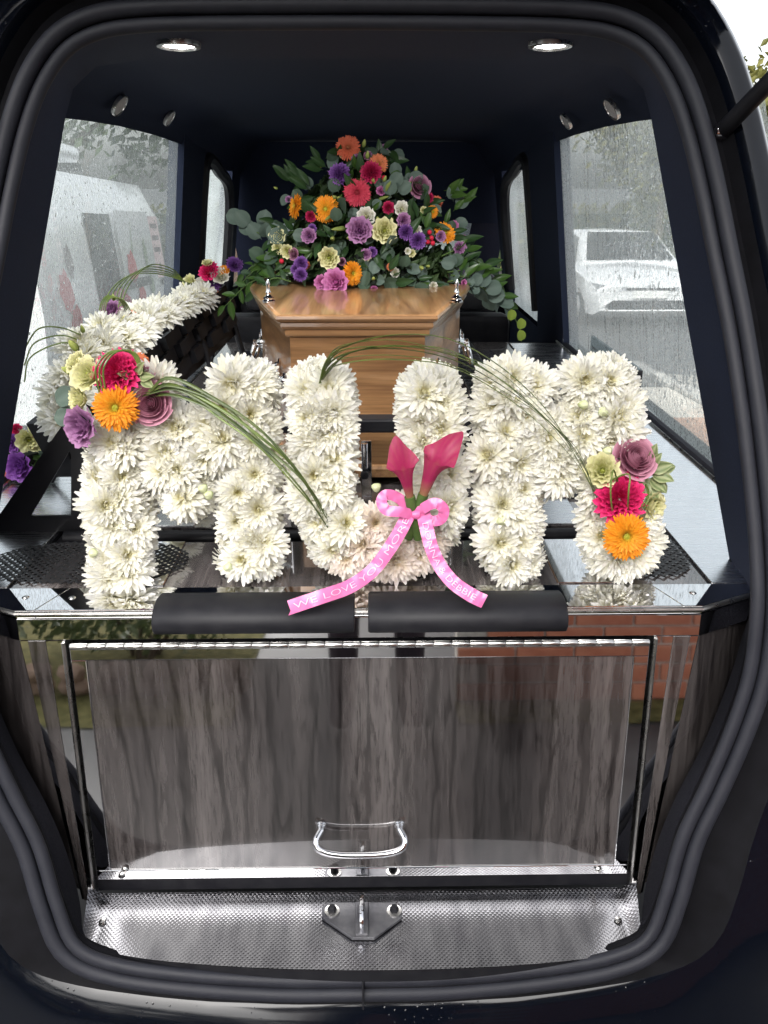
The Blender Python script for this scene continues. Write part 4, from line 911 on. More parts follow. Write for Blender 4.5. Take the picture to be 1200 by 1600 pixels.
ROSE = [(4, R_, h_, hs0, f_, 0.02, 3, 0.01*i, 0.05, 1-0.02*i) for i, (R_, h_, hs0, f_) in enumerate(((0.95, 0.72, 0.95, 0.32), (0.80, 0.88, 0.95, 0.22), (0.68, 0.98, 0.95, 0.14), (0.57, 1.03, 0.98, 0.09), (0.47, 1.06, 1.0, 0.06), (0.37, 1.07, 1.05, 0.03), (0.28, 1.06, 1.1, 0.02), (0.20, 1.04, 1.15, 0.0), (0.12, 1.02, 1.2, -0.02)))]
def rose(name, tip, base, seed): return cup_flower(ROSE, seed, (0.13, 1.0, 0.75), 3.0).mesh(name, petal_mat(name, tip, base, 0.25), True, True, False)  # rose petal bases darkened in the colour to paint shade between the rings
R_MV = rose('mauve_rose', (0.68, 0.34, 0.44), (0.30, 0.09, 0.15), 5); R_CR = rose('cream_rose', (0.86, 0.78, 0.48), (0.34, 0.24, 0.05), 6); R_LI = rose('lilac_rose', (0.50, 0.24, 0.36), (0.2, 0.06, 0.11), 7)
LIS = [(6, 0.74, 0.92, 0.66, 0.46, 0.13, 6, 0, 0.35, 1), (6, 0.56, 1.05, 0.64, 0.34, 0.14, 6, 0.02, 0.3, 1), (5, 0.38, 1.02, 0.7, 0.26, 0.15, 6, 0.04, 0.25, 0.95), (4, 0.20, 0.95, 0.9, 0.18, 0.15, 6, 0.06, 0.15, 0.85)]
def lis(name, tip, base, seed): return cup_flower(LIS, seed, (0.2, 0.75)).mesh(name, petal_mat(name, tip, base, 0.3), True, True, False)
L_PK = lis('pink_lisianthus', (0.62, 0.22, 0.45), (0.45, 0.10, 0.30), 8); L_PU = lis('lilac_lisianthus', (0.46, 0.23, 0.42), (0.20, 0.06, 0.20), 9); L_CR = lis('cream_lisianthus', (0.80, 0.76, 0.46), (0.40, 0.44, 0.10), 10)
L_VI = lis('violet_lisianthus', (0.24, 0.08, 0.36), (0.12, 0.03, 0.2), 12); L_WH = lis('white_lisianthus', (0.82, 0.80, 0.74), (0.55, 0.55, 0.3), 13)
CARN = [(8, 0.92, 0.45, 0.55, 0.25, 0.17, 9, 0, 0.1, 1), (8, 0.76, 0.60, 0.55, 0.22, 0.19, 9, 0.04, 0.1, 0.95), (7, 0.6, 0.72, 0.58, 0.2, 0.22, 9, 0.06, 0.1, 0.9), (6, 0.42, 0.80, 0.65, 0.2, 0.26, 8, 0.08, 0.1, 0.95), (4, 0.24, 0.85, 0.8, 0.2, 0.32, 8, 0.1, 0.1, 0.9)]
def carn(name, tip, base, seed): return cup_flower(CARN, seed, None, 2.0).mesh(name, petal_mat(name, tip, base, 0.2), True, True, False)
C_PK = carn('pink_carnation', (0.80, 0.035, 0.19), (0.46, 0.008, 0.07), 14); C_PU = carn('purple_stock', (0.24, 0.10, 0.36), (0.10, 0.03, 0.18), 15); C_RD = carn('magenta_carnation', (0.5, 0.02, 0.10), (0.3, 0.01, 0.05), 16)
def bud(name, tip, base, long=1.9):
    mb = MB(); prof = [(0.05, 0), (0.3, 0.08), (0.48, 0.4), (0.5, 0.8), (0.38, long*0.7), (0.16, long*0.93), (0.01, long)]
    for i, (r, h) in enumerate(prof): pass
    rows = [[Vector((r*(1+0.12*cos(3*a))*cos(a), r*(1+0.12*cos(3*a))*sin(a), h)) for a in [2*pi*k/12 for k in range(12)]] for r, h in prof]
    mb.grid(rows, 0, True, [h/long for r, h in prof for k in range(12)])
    return mb.mesh(name, petal_mat(name, tip, base, 0.15), True, True)
B_GR = bud('green_bud', (0.40, 0.44, 0.12), (0.16, 0.22, 0.05)); B_LI = bud('lily_bud', (0.22, 0.26, 0.06), (0.12, 0.17, 0.04), 3.2); B_WH = bud('white_bud', (0.74, 0.76, 0.5), (0.42, 0.5, 0.18), 1.3)
def leaf(name, c1, c2, shape, seed=0, rough=0.4):
    """leaf along +Z from its stalk; facing +Y"""
    mb = MB(); nu, nv = 8, 4; vs = []; gs = []
    for i in range(nu+1):
        t = i/nu
        if shape == 'lance': w_ = 0.19*sin(pi*min(1, t**0.8))**0.9
        elif shape == 'round': w_ = 0.46*sqrt(max(0, 1-(2*t-1)**2))
        else: w_ = 0.30*sin(pi*t**0.75)**0.8
        for j in range(nv+1):
            v = 2*j/nv-1; rip = 0.05*sin(9*t+seed)*abs(v) if shape == 'wavy' else 0
            y = 0.10*abs(v)*w_/0.3 - 0.16*t*t + rip
            vs.append((v*w_, y, t)); gs.append((0.35+0.4*t if shape != 'wavy' else (1.0 if abs(v) > 0.8 else 0.15)) if j != nv//2 else 0.9)
    mb.add(vs, [(i*(nv+1)+j, i*(nv+1)+j+1, (i+1)*(nv+1)+j+1, (i+1)*(nv+1)+j) for i in range(nu) for j in range(nv)], 0, gs)
    mb.tube([(0, 0, -0.12), (0, 0, 0.02)], 0.018, 5); mb.g += [0.2]*(len(mb.v)-len(mb.g))
    return mb.mesh(name, leaf_mat(name, c1, c2, rough=rough, trans=0.22), True, True, False)
LF_RUS = leaf('ruscus_leaf', (0.06, 0.12, 0.025), (0.025, 0.06, 0.014), 'lance', 0, 0.3); LF_RUS2 = leaf('dark_ruscus_leaf', (0.035, 0.075, 0.025), (0.014, 0.035, 0.012), 'lance', 0, 0.35)
LF_EUC = leaf('eucalyptus_leaf', (0.12, 0.165, 0.135), (0.065, 0.10, 0.08), 'round', 0, 0.6); LF_EUG = leaf('young_eucalyptus_leaf', (0.20, 0.26, 0.035), (0.12, 0.18, 0.03), 'round', 0, 0.5); LF_EUD = leaf('deep_eucalyptus_leaf', (0.07, 0.11, 0.075), (0.04, 0.07, 0.045), 'round', 0, 0.55)
LF_PIT = leaf('pittosporum_leaf', (0.42, 0.45, 0.24), (0.10, 0.16, 0.05), 'wavy', 1.0, 0.4)
def leaf_put(name, me, pos, axis, face, size, parent):
    """leaf whose length runs along axis, its face turned towards face"""
    z = Vector(axis).normalized(); f = Vector(face); y = (f-z*f.dot(z)); y = y.normalized() if y.length > 1e-4 else z.orthogonal().normalized(); x = y.cross(z)
    M = Matrix((x, y, z)).transposed().to_4x4(); o = bpy.data.objects.new(name, me); COL.objects.link(o)
    o.matrix_basis = Matrix.Translation(pos) @ M @ Matrix.Diagonal((size, size, size, 1)); adopt(o, parent); return o
stem_m = noisy(pmat('green_stem', (0.06, 0.11, 0.025), 0.5), (1, 1, 1), (0.045, 0.085, 0.02), (0.09, 0.15, 0.035), 60, 3)
grass_m = noisy(pmat('bear_grass', (0.10, 0.16, 0.03), 0.35), (1, 1, 1), (0.06, 0.10, 0.02), (0.19, 0.25, 0.055), 30, 4)
grass_d = noisy(pmat('dark_bear_grass', (0.05, 0.085, 0.02), 0.35), (1, 1, 1), (0.03, 0.055, 0.014), (0.10, 0.13, 0.03), 30, 4)
foam_m = noisy(pmat('floral_foam', (0.015, 0.02, 0.016), 0.9), (1, 1, 1), (0.01, 0.012, 0.01), (0.03, 0.04, 0.025), 80, 4)

# ================================================================== THE THREE LETTERS
def LY(z, off=0.0): return 1.232+0.20*(z-D)+off
def lp(px, py, off=0.0):
    d = _fw+_rt*((px-600)/FPX)-_up*((py-800)/FPX); c = 1.232+off-0.20*D
    t = (c-CAM.y+0.20*CAM.z)/(d.y-0.20*d.z); return CAM+d*t
LETTERS = {}
def letter(key, label, centers, edges, buds, frame_strokes, blush=()):
    base = lp(*frame_strokes[0][0]); t = thing('letter_tribute', label, 'floral letter', (lp(*centers[0]).x, 1.26, D), 'three white chrysanthemum letters'); LETTERS[key] = t
    rnd = random.Random(hash(key) % 999 + 7 if False else {'m1': 5, 'u': 6, 'm2': 7}[key])
    # dark foam core on a plastic tray, swept along the strokes
    mb = MB()
    for st in frame_strokes:
        P3 = [lp(*q, 0.012) for q in st]
        for a, b in zip(P3, P3[1:]):
            d = (b-a).normalized(); sd = Vector((-d.z, 0, d.x)).normalized() if abs(d.z)+abs(d.x) > 0 else Vector((1, 0, 0)); wv = 0.028
            nrm = Vector((0, -1, 0.2)).normalized()
            a_ = a-d*0.02; b_ = b+d*0.02
            c = [q+sd*s1*wv+nrm*h for h in (-0.045, 0.004) for (q, s1) in ((a_, -1), (b_, -1), (b_, 1), (a_, 1))]
            mb.add(c, [(0, 1, 2, 3), (7, 6, 5, 4), (0, 4, 5, 1), (1, 5, 6, 2), (2, 6, 7, 3), (3, 7, 4, 0)])
    mb.build('letter_base', foam_m, t, bevel=0.004)
    def pull(px, py, k):
        best = None
        for st in frame_strokes:
            for (ax_, ay_), (bx_, by_) in zip(st, st[1:]):
                dx, dy = bx_-ax_, by_-ay_; tt = max(0, min(1, ((px-ax_)*dx+(py-ay_)*dy)/(dx*dx+dy*dy))); qx, qy = ax_+dx*tt, ay_+dy*tt
                dd = (px-qx)**2+(py-qy)**2
                if best is None or dd < best[0]: best = (dd, qx, qy)
        return best[1]+(px-best[1])*k, best[2]+(py-best[2])*k
    def bloom(px, py, r, d, off):
        me = rnd.choice(CHB) if any((px-bx)**2+(py-by)**2 < br*br for bx, by, br in blush) else rnd.choice(CH)
        p = lp(px, py, off); p.z = max(p.z, D+r*0.55)
        put('chrysanthemum', me, p, d, r*rnd.uniform(0.93, 1.07), t, rnd.uniform(0, 6.28))
    for (x, y) in centers:
        x, y = pull(x, y, 0.70); bloom(x+rnd.uniform(-3, 3), y+rnd.uniform(-3, 3), rnd.uniform(0.036, 0.045), (rnd.gauss(0, 0.28), -1, 0.32+rnd.gauss(0, 0.22)), -0.028+rnd.uniform(-0.006, 0.006))
    for (x, y, sx, sz) in edges:
        x, y = pull(x, y, 0.62); bloom(x, y, 0.035, (sx+rnd.gauss(0, 0.15), -0.55, sz+0.15+rnd.gauss(0, 0.15)), -0.004)
    for st in frame_strokes:      # lower layer that closes the gaps
        for (ax_, ay_), (bx_, by_) in zip(st, st[1:]):
            ln = sqrt((bx_-ax_)**2+(by_-ay_)**2); nn = max(1, int(ln/34))
            for i in range(nn+1):
                tt = i/max(1, nn); sgn = 1 if i % 2 else -1; nx, ny = -(by_-ay_)/ln, (bx_-ax_)/ln
                bloom(lerp(ax_, bx_, tt)+nx*20*sgn+rnd.uniform(-5, 5), lerp(ay_, by_, tt)+ny*20*sgn, rnd.uniform(0.032, 0.040), (nx*sgn*0.35+rnd.gauss(0, 0.15), -1, 0.25+rnd.gauss(0, 0.2)), -0.012)
    for (x, y) in buds:
        p = lp(x, y, -0.045); put('chrysanthemum_bud', B_WH, p, (rnd.gauss(0, 0.3), -1, 0.2), 0.0145, t)
    return t
M1C = [(262, 663), (207, 705), (262, 708), (322, 708), (190, 742), (248, 742), (284, 732), (291, 782), (193, 784), (150, 788), (176, 820), (221, 825), (200, 866), (163, 868), (172, 899), (208, 898), (256, 590), (318, 668), (352, 632), (352, 596), (393, 600), (388, 648), (398, 688), (352, 690), (402, 742), (366, 768), (412, 792), (365, 814), (394, 842), (420, 848), (378, 872), (232, 620), (215, 600), (175, 690), (290, 660)]
M1E = [(140, 715, -1, 0), (138, 752, -1, 0), (136, 812, -1, 0), (140, 850, -1, -0.2), (150, 890, -0.7, -0.6), (195, 905, 0, -1), (225, 885, 0.8, -0.5), (238, 845, 1, 0), (238, 795, 1, 0), (338, 590, -0.7, 0.6), (370, 578, -0.2, 1), (412, 582, 0.5, 0.9), (428, 615, 1, 0.2), (426, 660, 1, 0), (428, 705, 1, 0), (432, 755, 1, 0), (432, 805, 1, 0), (425, 868, 0.6, -0.8), (345, 780, -1, 0), (342, 835, -1, -0.2), (352, 880, -0.6, -0.9), (265, 790, -0.8, -0.5), (318, 785, 0.8, -0.5), (290, 805, 0, -1), (330, 735, 0.6, -0.3), (256, 578, 0.2, 1), (280, 605, 0.8, 0.5)]
letter('m1', 'white chrysanthemum letter M with orange gerbera cluster at its top left, leftmost letter', M1C, M1E, [(150, 862), (320, 762), (357, 884), (330, 772)],
       [[(185, 640), (185, 890)], [(228, 625), (290, 770)], [(350, 640), (292, 770)], [(388, 600), (388, 875)]])
UC = [(517, 606), (470, 615), (493, 645), (533, 640), (507, 676), (545, 676), (475, 690), (470, 655), (530, 722), (487, 740), (519, 768), (463, 768), (500, 808), (546, 812), (571, 846), (512, 856), (590, 795), (540, 870), (600, 868), (642, 842), (676, 838), (620, 878), (655, 872), (660, 618), (692, 628), (654, 657), (698, 665), (648, 692), (690, 700), (703, 744), (672, 735), (698, 790), (664, 775), (665, 812), (625, 830), (485, 780), (700, 815)]
UE = [(478, 582, -0.4, 1), (510, 575, 0.2, 1), (540, 592, 0.8, 0.7), (455, 600, -0.9, 0.5), (455, 650, -1, 0), (455, 705, -1, 0), (455, 740, -1, 0), (470, 800, -1, -0.1), (480, 838, -0.9, -0.4), (500, 872, -0.6, -0.8), (540, 885, -0.2, -1), (590, 890, 0, -1), (640, 890, 0.2, -1), (680, 868, 0.7, -0.8), (715, 835, 1, -0.3), (722, 790, 1, 0), (722, 740, 1, 0), (718, 690, 1, 0), (722, 640, 1, 0), (705, 595, 0.7, 0.8), (660, 585, 0, 1), (630, 612, -1, 0.2), (626, 640, -1, 0), (632, 680, -1, 0), (645, 740, -1, 0), (552, 620, 1, 0.2), (556, 660, 1, 0), (556, 700, 1, 0), (548, 750, 1, 0), (560, 790, 0.4, 0.9), (610, 785, -0.2, 1)]
letter('u', 'white chrysanthemum letter U with pink callas and a printed pink ribbon, middle letter', UC, UE, [(590, 760)],
       [[(500, 600), (500, 790)], [(500, 790), (530, 850)], [(530, 850), (600, 870)], [(600, 870), (660, 845)], [(660, 845), (682, 790)], [(682, 790), (668, 605)]], blush=((600, 850, 62), (650, 830, 45)))
M2C = [(797, 622), (760, 632), (788, 675), (822, 645), (753, 712), (815, 722), (782, 742), (822, 762), (777, 786), (815, 806), (770, 843), (820, 850), (795, 882), (842, 597), (802, 588), (768, 594), (851, 685), (872, 712), (870, 745), (838, 665), (920, 612), (950, 592), (900, 588), (905, 655), (966, 655), (985, 630), (912, 682), (952, 682), (893, 700), (980, 670), (918, 806), (930, 838), (950, 868), (975, 882), (1014, 840), (1003, 866), (915, 780), (890, 725), (1010, 812), (930, 760)]
M2E = [(750, 590, -0.8, 0.7), (785, 573, -0.2, 1), (825, 575, 0.3, 1), (748, 660, -1, 0), (746, 700, -1, 0), (750, 760, -1, 0), (752, 815, -1, 0), (760, 872, -0.7, -0.7), (800, 895, 0, -1), (838, 875, 0.8, -0.6), (845, 830, 1, 0), (842, 785, 1, 0), (880, 572, -0.4, 1), (925, 568, 0, 1), (965, 570, 0.5, 1), (992, 600, 1, 0.4), (998, 650, 1, 0), (995, 690, 1, -0.2), (870, 600, -0.6, 0.5), (870, 765, 0, -1), (850, 735, -0.6, -0.7), (905, 745, 0.7, -0.6), (908, 825, -1, 0), (912, 855, -1, -0.2), (930, 880, -0.5, -0.9), (965, 895, 0, -1), (1000, 890, 0.5, -0.9), (1028, 860, 1, -0.2), (1030, 825, 1, 0)]
letter('m2', 'white chrysanthemum letter M with pink and orange cluster at its foot, rightmost letter', M2C, M2E, [(782, 812), (940, 643), (945, 704), (905, 632)],
       [[(797, 605), (797, 880)], [(810, 610), (870, 740)], [(930, 610), (875, 740)], [(945, 600), (968, 870)]])
def grass(path, n, parent, spread, r=0.0029, name='grass_blade', seed=1):
    rnd = random.Random(seed)
    for k in range(n):
        a = (k-(n-1)/2)/max(1, n-1)*2
        pts = []
        for i, p in enumerate(path):
            t = i/(len(path)-1); b = sin(pi*t)**0.8
            pts.append(Vector(p)+Vector((rnd.gauss(0, 0.003), rnd.gauss(0, 0.006), a*spread*b+rnd.gauss(0, 0.0035))))
        q = spline(pts, 28); kk = rnd.uniform(0.7, 1.15); mb = MB(); mb.tube(q, [r*kk*(1.2-0.85*i/28) for i in range(29)], 6, squash=0.35); mb.build(name, rnd.choice((grass_m, grass_m, grass_d)), parent, smooth=True)
m1, u_, m2 = LETTERS['m1'], LETTERS['u'], LETTERS['m2']
# cluster on the first M
def fl(name, me, px, py, off, d, r, t, lab=None): return put(name, me, lp(px, py, off), d, r, t, None, lab)
fl('gerbera', G_OR, 181, 637, -0.075, (-0.05, -1, 0.28), 0.0375, m1, 'orange gerbera with lime green centre')
fl('carnation', C_PK, 186, 585, -0.055, (0.0, -0.85, 0.6), 0.031, m1, 'hot pink carnation')
fl('rose', R_MV, 237, 630, -0.045, (0.05, -1, 0.25), 0.029, m1, 'mauve rose')
fl('lisianthus', L_PU, 139, 664, -0.055, (-0.45, -0.9, 0.1), 0.029, m1, 'lilac lisianthus')
fl('lisianthus', L_CR, 148, 590, -0.045, (-0.35, -0.8, 0.55), 0.027, m1, 'cream lisianthus')
fl('lisianthus', L_CR, 135, 625, -0.045, (-0.7, -0.7, 0.3), 0.022, m1); fl('lisianthus', L_CR, 128, 572, -0.03, (-0.6, -0.6, 0.7), 0.019, m1)
fl('gerbera', G_SA, 214, 566, -0.03, (0.2, -0.6, 0.8), 0.020, m1); fl('rose', R_MV, 232, 600, -0.03, (0.3, -0.7, 0.6), 0.026, m1)
fl('lisianthus_bud', B_GR, 118, 583, -0.03, (-0.8, -0.4, 0.5), 0.012, m1); fl('lisianthus_bud', B_GR, 122, 548, -0.02, (-0.4, -0.5, 0.9), 0.012, m1)
for px, py, ax in ((212, 600, (0.2, -0.5, -0.8)), (218, 590, (0.9, -0.4, 0.2)), (208, 590, (-0.6, -0.6, 0.4)), (215, 584, (0.5, -0.5, 0.8)), (222, 594, (0.8, -0.6, -0.3)), (205, 596, (-0.3, -0.6, -0.7))):
    leaf_put('pittosporum_leaf', LF_PIT, lp(px, py, -0.062), ax, (0, -1, 0.6), 0.026, m1)
for px, py, ax in ((122, 652, (-0.9, -0.3, 0.1)), (118, 612, (-0.9, -0.2, -0.4))): leaf_put('eucalyptus_leaf', LF_EUC, lp(px, py, -0.03), ax, (0, -1, 0.6), 0.036, m1)
# bridging blades of bear grass
GA = [lp(228, 618, -0.06), lp(270, 606, -0.085), lp(340, 634, -0.10), lp(410, 690, -0.105), lp(470, 752, -0.095), lp(518, 823, -0.035)]
grass(GA, 7, m1, 0.016, seed=3)
GB = [lp(500, 602, -0.03), lp(512, 572, -0.06), lp(545, 551, -0.085), lp(615, 543, -0.10), lp(700, 556, -0.105), lp(775, 592, -0.11), lp(845, 648, -0.11), lp(900, 712, -0.10), lp(937, 783, -0.05)]
grass(GB, 7, m2, 0.017, seed=4)
for k in range(3): 
    mb = MB(); mb.tube(spline([lp(155+k*5, 612, -0.075), lp(150+k*6, 575, -0.095), lp(172+k*5, 550, -0.085), lp(205+k*3, 552, -0.07), lp(222+k*2, 585, -0.06)], 24), 0.0016, 6); mb.build('grass_loop', grass_m, m1, smooth=True)
# cluster on the last M
fl('gerbera', G_OR, 978, 838, -0.092, (-0.02, -1, 0.28), 0.0385, m2, 'orange gerbera with lime green centre')
fl('carnation', C_PK, 967, 780, -0.062, (-0.05, -0.95, 0.35), 0.034, m2, 'hot pink carnation')
fl('rose', R_MV, 985, 722, -0.040, (0.18, -0.8, 0.65), 0.031, m2, 'mauve rose'); fl('lisianthus', L_CR, 941, 736, -0.050, (-0.25, -0.95, 0.4), 0.026, m2, 'cream lisianthus')
fl('lisianthus', L_CR, 1010, 789, -0.035, (0.6, -0.9, 0.1), 0.023, m2)
rn = random.Random(9)
for px, py, ax in ((1000, 738, (-0.7, -0.5, -0.5)), (1008, 732, (0.5, -0.4, 0.8)), (1016, 735, (0.9, -0.3, 0.4)), (1018, 742, (0.95, -0.4, -0.1)), (1014, 748, (0.8, -0.4, -0.5)), (1010, 752, (0.5, -0.5, -0.8)), (1003, 745, (0.2, -0.6, -0.8)), (1024, 736, (0.9, 0.1, 0.2)), (1012, 725, (0.2, -0.2, 1)), (1020, 750, (0.8, 0, -0.6)), (1005, 728, (0.1, -0.6, 0.7))):
    leaf_put('pittosporum_leaf', LF_PIT, lp(px, py, -0.04), ax, (rn.gauss(0, 0.3), -1, 0.6), 0.036, m2)
for k in range(2):
    mb = MB(); mb.tube(spline([lp(965-k*14, 752, -0.075), lp(958+k*24, 735+k*6, -0.10), lp(954+k*28, 770, -0.105), lp(958+k*22, 806, -0.075)], 20), 0.0014, 6); mb.build('grass_loop', grass_m, m2, smooth=True)
for k in range(2):
    mb = MB(); mb.tube(spline([lp(985+k*8, 808, -0.06), lp(1003+k*5, 790, -0.085), lp(1012+k*2, 770, -0.07), lp(1008, 755, -0.04)], 16), 0.0012, 6); mb.build('grass_loop', grass_m, m2, smooth=True)
# calla lilies
def calla(seed, lean):
    """one wrapped spathe: a slim funnel, rim rolled out at the sides, drawn out into a pointed lip at the back (+Y)"""
    mb = MB(); rows = []; gs = []; nu, nv = 20, 36
    for i in range(nu+1):
        t = i/nu; r_ = []
        for j in range(nv+1):
            v = j/nv; az = -pi+v*2*pi*1.12; k = max(0.0, 0.5+0.5*cos(az)); fl = max(0.0, t-0.60)/0.40
            z = t*(0.66+0.17*k+0.20*k**7)
            r = 0.045+0.115*t**1.4+0.055*fl**2+0.026*t*v
            x = r*sin(az)*(1+0.38*fl**2*(1-abs(2*k-1))); y = r*cos(az)*0.8+fl**2*(0.05+lean*0.25*k**5)
            z -= 0.06*fl**3*(1-abs(2*k-1))+0.10*fl**4*lean*k**6
            z += 0.012*sin(az*7)*fl
            r_.append(Vector((x, y, z))); gs.append(min(1.0, max(0.0, (t-0.10)/0.55))*(1-0.12*(0.5+0.5*sin(az*12))*fl))
        rows.append(r_)
    mb.grid(rows, 0, False, gs)
    mb.tube([(0, 0.01, 0.2), (0, 0.02, 0.50), (0, 0.03, 0.56)], [0.03, 0.026, 0.008], 8); mb.g += [0.0]*(len(mb.v)-len(mb.g))
    return mb.mesh('calla', petal_mat('calla_spathe_%d' % seed, (0.36, 0.022, 0.095), (0.33, 0.32, 0.09), 0.22, 0.4), True, True, False)
def calla_put(base, tip, back, me, L):
    z = (tip-base).normalized(); y = (back-z*back.dot(z)).normalized(); x = y.cross(z)
    M = Matrix((x, y, z)).transposed().to_4x4(); o = bpy.data.objects.new('calla_lily', me); COL.objects.link(o)
    o.matrix_basis = Matrix.Translation(base) @ M @ Matrix.Diagonal((L*0.74, L*0.74, L*1.08, 1)); adopt(o, u_)
    mb = MB(); mb.tube([base-z*0.05, base-z*0.02, base+z*L*0.25], [0.0075, 0.008, 0.0085], 10); s = mb.build('calla_stem', stem_m, o, smooth=True)
    return o
cb1 = lp(645, 800, -0.080); ct1 = lp(626, 708, -0.115); L1 = (ct1-cb1).length*1.08
calla_put(cb1, ct1, Vector((-0.25, 0.9, 0.3)), calla(1, 0.2), L1)['label'] = 'shorter magenta calla lily leaning left'
cb2 = lp(652, 800, -0.078); ct2 = lp(690, 692, -0.12); L2 = (ct2-cb2).length*1.08
calla_put(cb2, ct2, Vector((0.75, 0.6, 0.35)), calla(2, 0.8), L2)['label'] = 'taller magenta calla lily leaning right'
# printed pink ribbon
rib_m = pmat('pink_satin', (0.65, 0.15, 0.35), 0.26); P_(rib_m).inputs['Anisotropic'].default_value = 0.5
_nt = rib_m.node_tree; bump(rib_m, noise_tex(_nt, coords(_nt, (900, 900, 900)), 1, 2), 0.06, 0.0003)
print_m = pmat('white_print', (0.84, 0.52, 0.68), 0.5)
def ribbon(path, width, parent, text=None, wdir=None, name='ribbon_tail', size=0.0095, fill=(0.05, 0.95), cut=0.0):
    n = 60; c = spline(path, n); rows = []; fr = []
    for i in range(n+1):
        t = (c[min(i+1, n)]-c[max(i-1, 0)]).normalized(); view = (CAM-c[i]).normalized()
        if wdir: wv = (wdir[0].lerp(wdir[1], i/n)); wv = (wv-t*wv.dot(t)).normalized()
        else: wv = view.cross(t).normalized()       # flat to the front of the letter
        nn = t.cross(wv).normalized(); fr.append((c[i], wv, nn if nn.dot(view) > 0 else -nn))
    for i, (p, wv, nn) in enumerate(fr):
        e = cut*max(0, 1-i/3.0)
        ck = 0.0011*sin(i*0.55)+0.0008*sin(i*1.27+1); rows.append([p+wv*width*0.5*v+nn*(0.0008*(1-v*v)+ck*v) for v in (-1, -0.5, 0, 0.5, 1)])
    if cut: rows[0] = [p_+ (c[1]-c[0]).normalized()*cut*((k)/4.0) for k, p_ in enumerate(rows[0])]
    mb = MB(); mb.grid(rows); o = mb.build(name, rib_m, parent, smooth=True, fixn=False, angle=80)
    if text:
        L = [0]
        for a, b in zip(c, c[1:]): L.append(L[-1]+(b-a).length)
        vs, fs = text_mesh(text, 1.0); xm = max(v[0] for v in vs); sx = (fill[1]-fill[0])*L[-1]/xm; sy = size/0.72; out = []
        for x, y, _ in vs:
            s = fill[0]*L[-1]+x*sx; j = 0
            while j < n-1 and L[j+1] < s: j += 1
            u = (s-L[j])/(L[j+1]-L[j]); p = fr[j][0].lerp(fr[j+1][0], u); wv = fr[j][1].lerp(fr[j+1][1], u); nn = fr[j][2].lerp(fr[j+1][2], u)
            out.append(p+wv*((y-0.36)*sy)+nn*(0.0038+(0.0011*sin((j+u)*0.55)+0.0008*sin((j+u)*1.27+1))*((y-0.36)*sy)*2/width))
        mb = MB(); mb.add(out, fs); mb.build('lettering', print_m, o)
    return o
TL = [at(447, 951, Y=1.085), at(500, 933, Y=1.09), at(545, 917, Y=1.115), at(580, 893, Y=1.135), at(605, 862, Y=1.145), at(625, 830, Y=1.155), at(640, 800, Y=1.175)]
ribbon(TL, 0.0215, u_, 'WE LOVE YOU MORE', None, cut=0.022)
TR_ = [at(661, 800, Y=1.175), at(667, 828, Y=1.155), at(675, 858, Y=1.140), at(688, 885, Y=1.13), at(708, 910, Y=1.11), at(735, 929, Y=1.09), at(757, 940, Y=1.085)]
ribbon(TR_, 0.0215, u_, 'DONNA & DEBBIE', None, fill=(0.10, 0.92))
wv = Vector((0.25, -0.75, 0.45))
ribbon([lp(648, 806, -0.085), lp(628, 800, -0.10), lp(604, 797, -0.10), lp(596, 783, -0.095), lp(604, 773, -0.09), lp(622, 778, -0.085), lp(640, 796, -0.082), lp(648, 806, -0.08)], 0.0165, u_, None, None, 'ribbon_loop')
ribbon([lp(652, 806, -0.085), lp(662, 794, -0.095), lp(680, 786, -0.10), lp(693, 795, -0.10), lp(690, 810, -0.095), lp(676, 814, -0.09), lp(660, 808, -0.085)], 0.0165, u_, None, None, 'ribbon_loop')
mb = MB(); k0 = lp(650, 804, -0.087); mb.lathe([(0.0004, -0.008), (0.006, -0.006), (0.008, 0), (0.006, 0.006), (0.0004, 0.008)], k0, axis='x', seg=12); mb.build('ribbon_knot', rib_m, u_, smooth=True)
# ================================================================== COFFIN SPRAY
sp = thing('coffin_spray', 'tall mixed flower spray of gerberas, roses and eucalyptus on the coffin lid', 'flower spray', (0, 2.32, zl))
rn = random.Random(21)
SC = Vector((-0.005, 2.32, zl))
def spray_pt(px, py, k=1.0):
    """point on the front of the spray's cone"""
    Y = 2.2
    for _ in range(12):
        p = at(px, py, Y=Y); h = max(0.0, min(1, (p.z-zl)/0.40)); R = 0.31*(1-h)**0.75+0.026
        Y = 0.5*Y+0.5*(SC.y-sqrt(max(0.0, R*R-min(R*R*0.96, (p.x-SC.x)**2)))*0.72*k)
    return at(px, py, Y=Y)
def sf(name, me, px, py, r_px, d=None, lab=None, k=1.0):
    p = spray_pt(px, py, k); r = r_px/pxs(p); o = (p-(SC+Vector((0, 0, 0.10))))
    d = d or (o.x*1.2+rn.gauss(0, 0.05), -0.8, max(0.0, o.z)*0.7+rn.gauss(0.1, 0.08))
    return put(name, me, p, d, r*0.93, sp, rn.uniform(0, 6), lab)
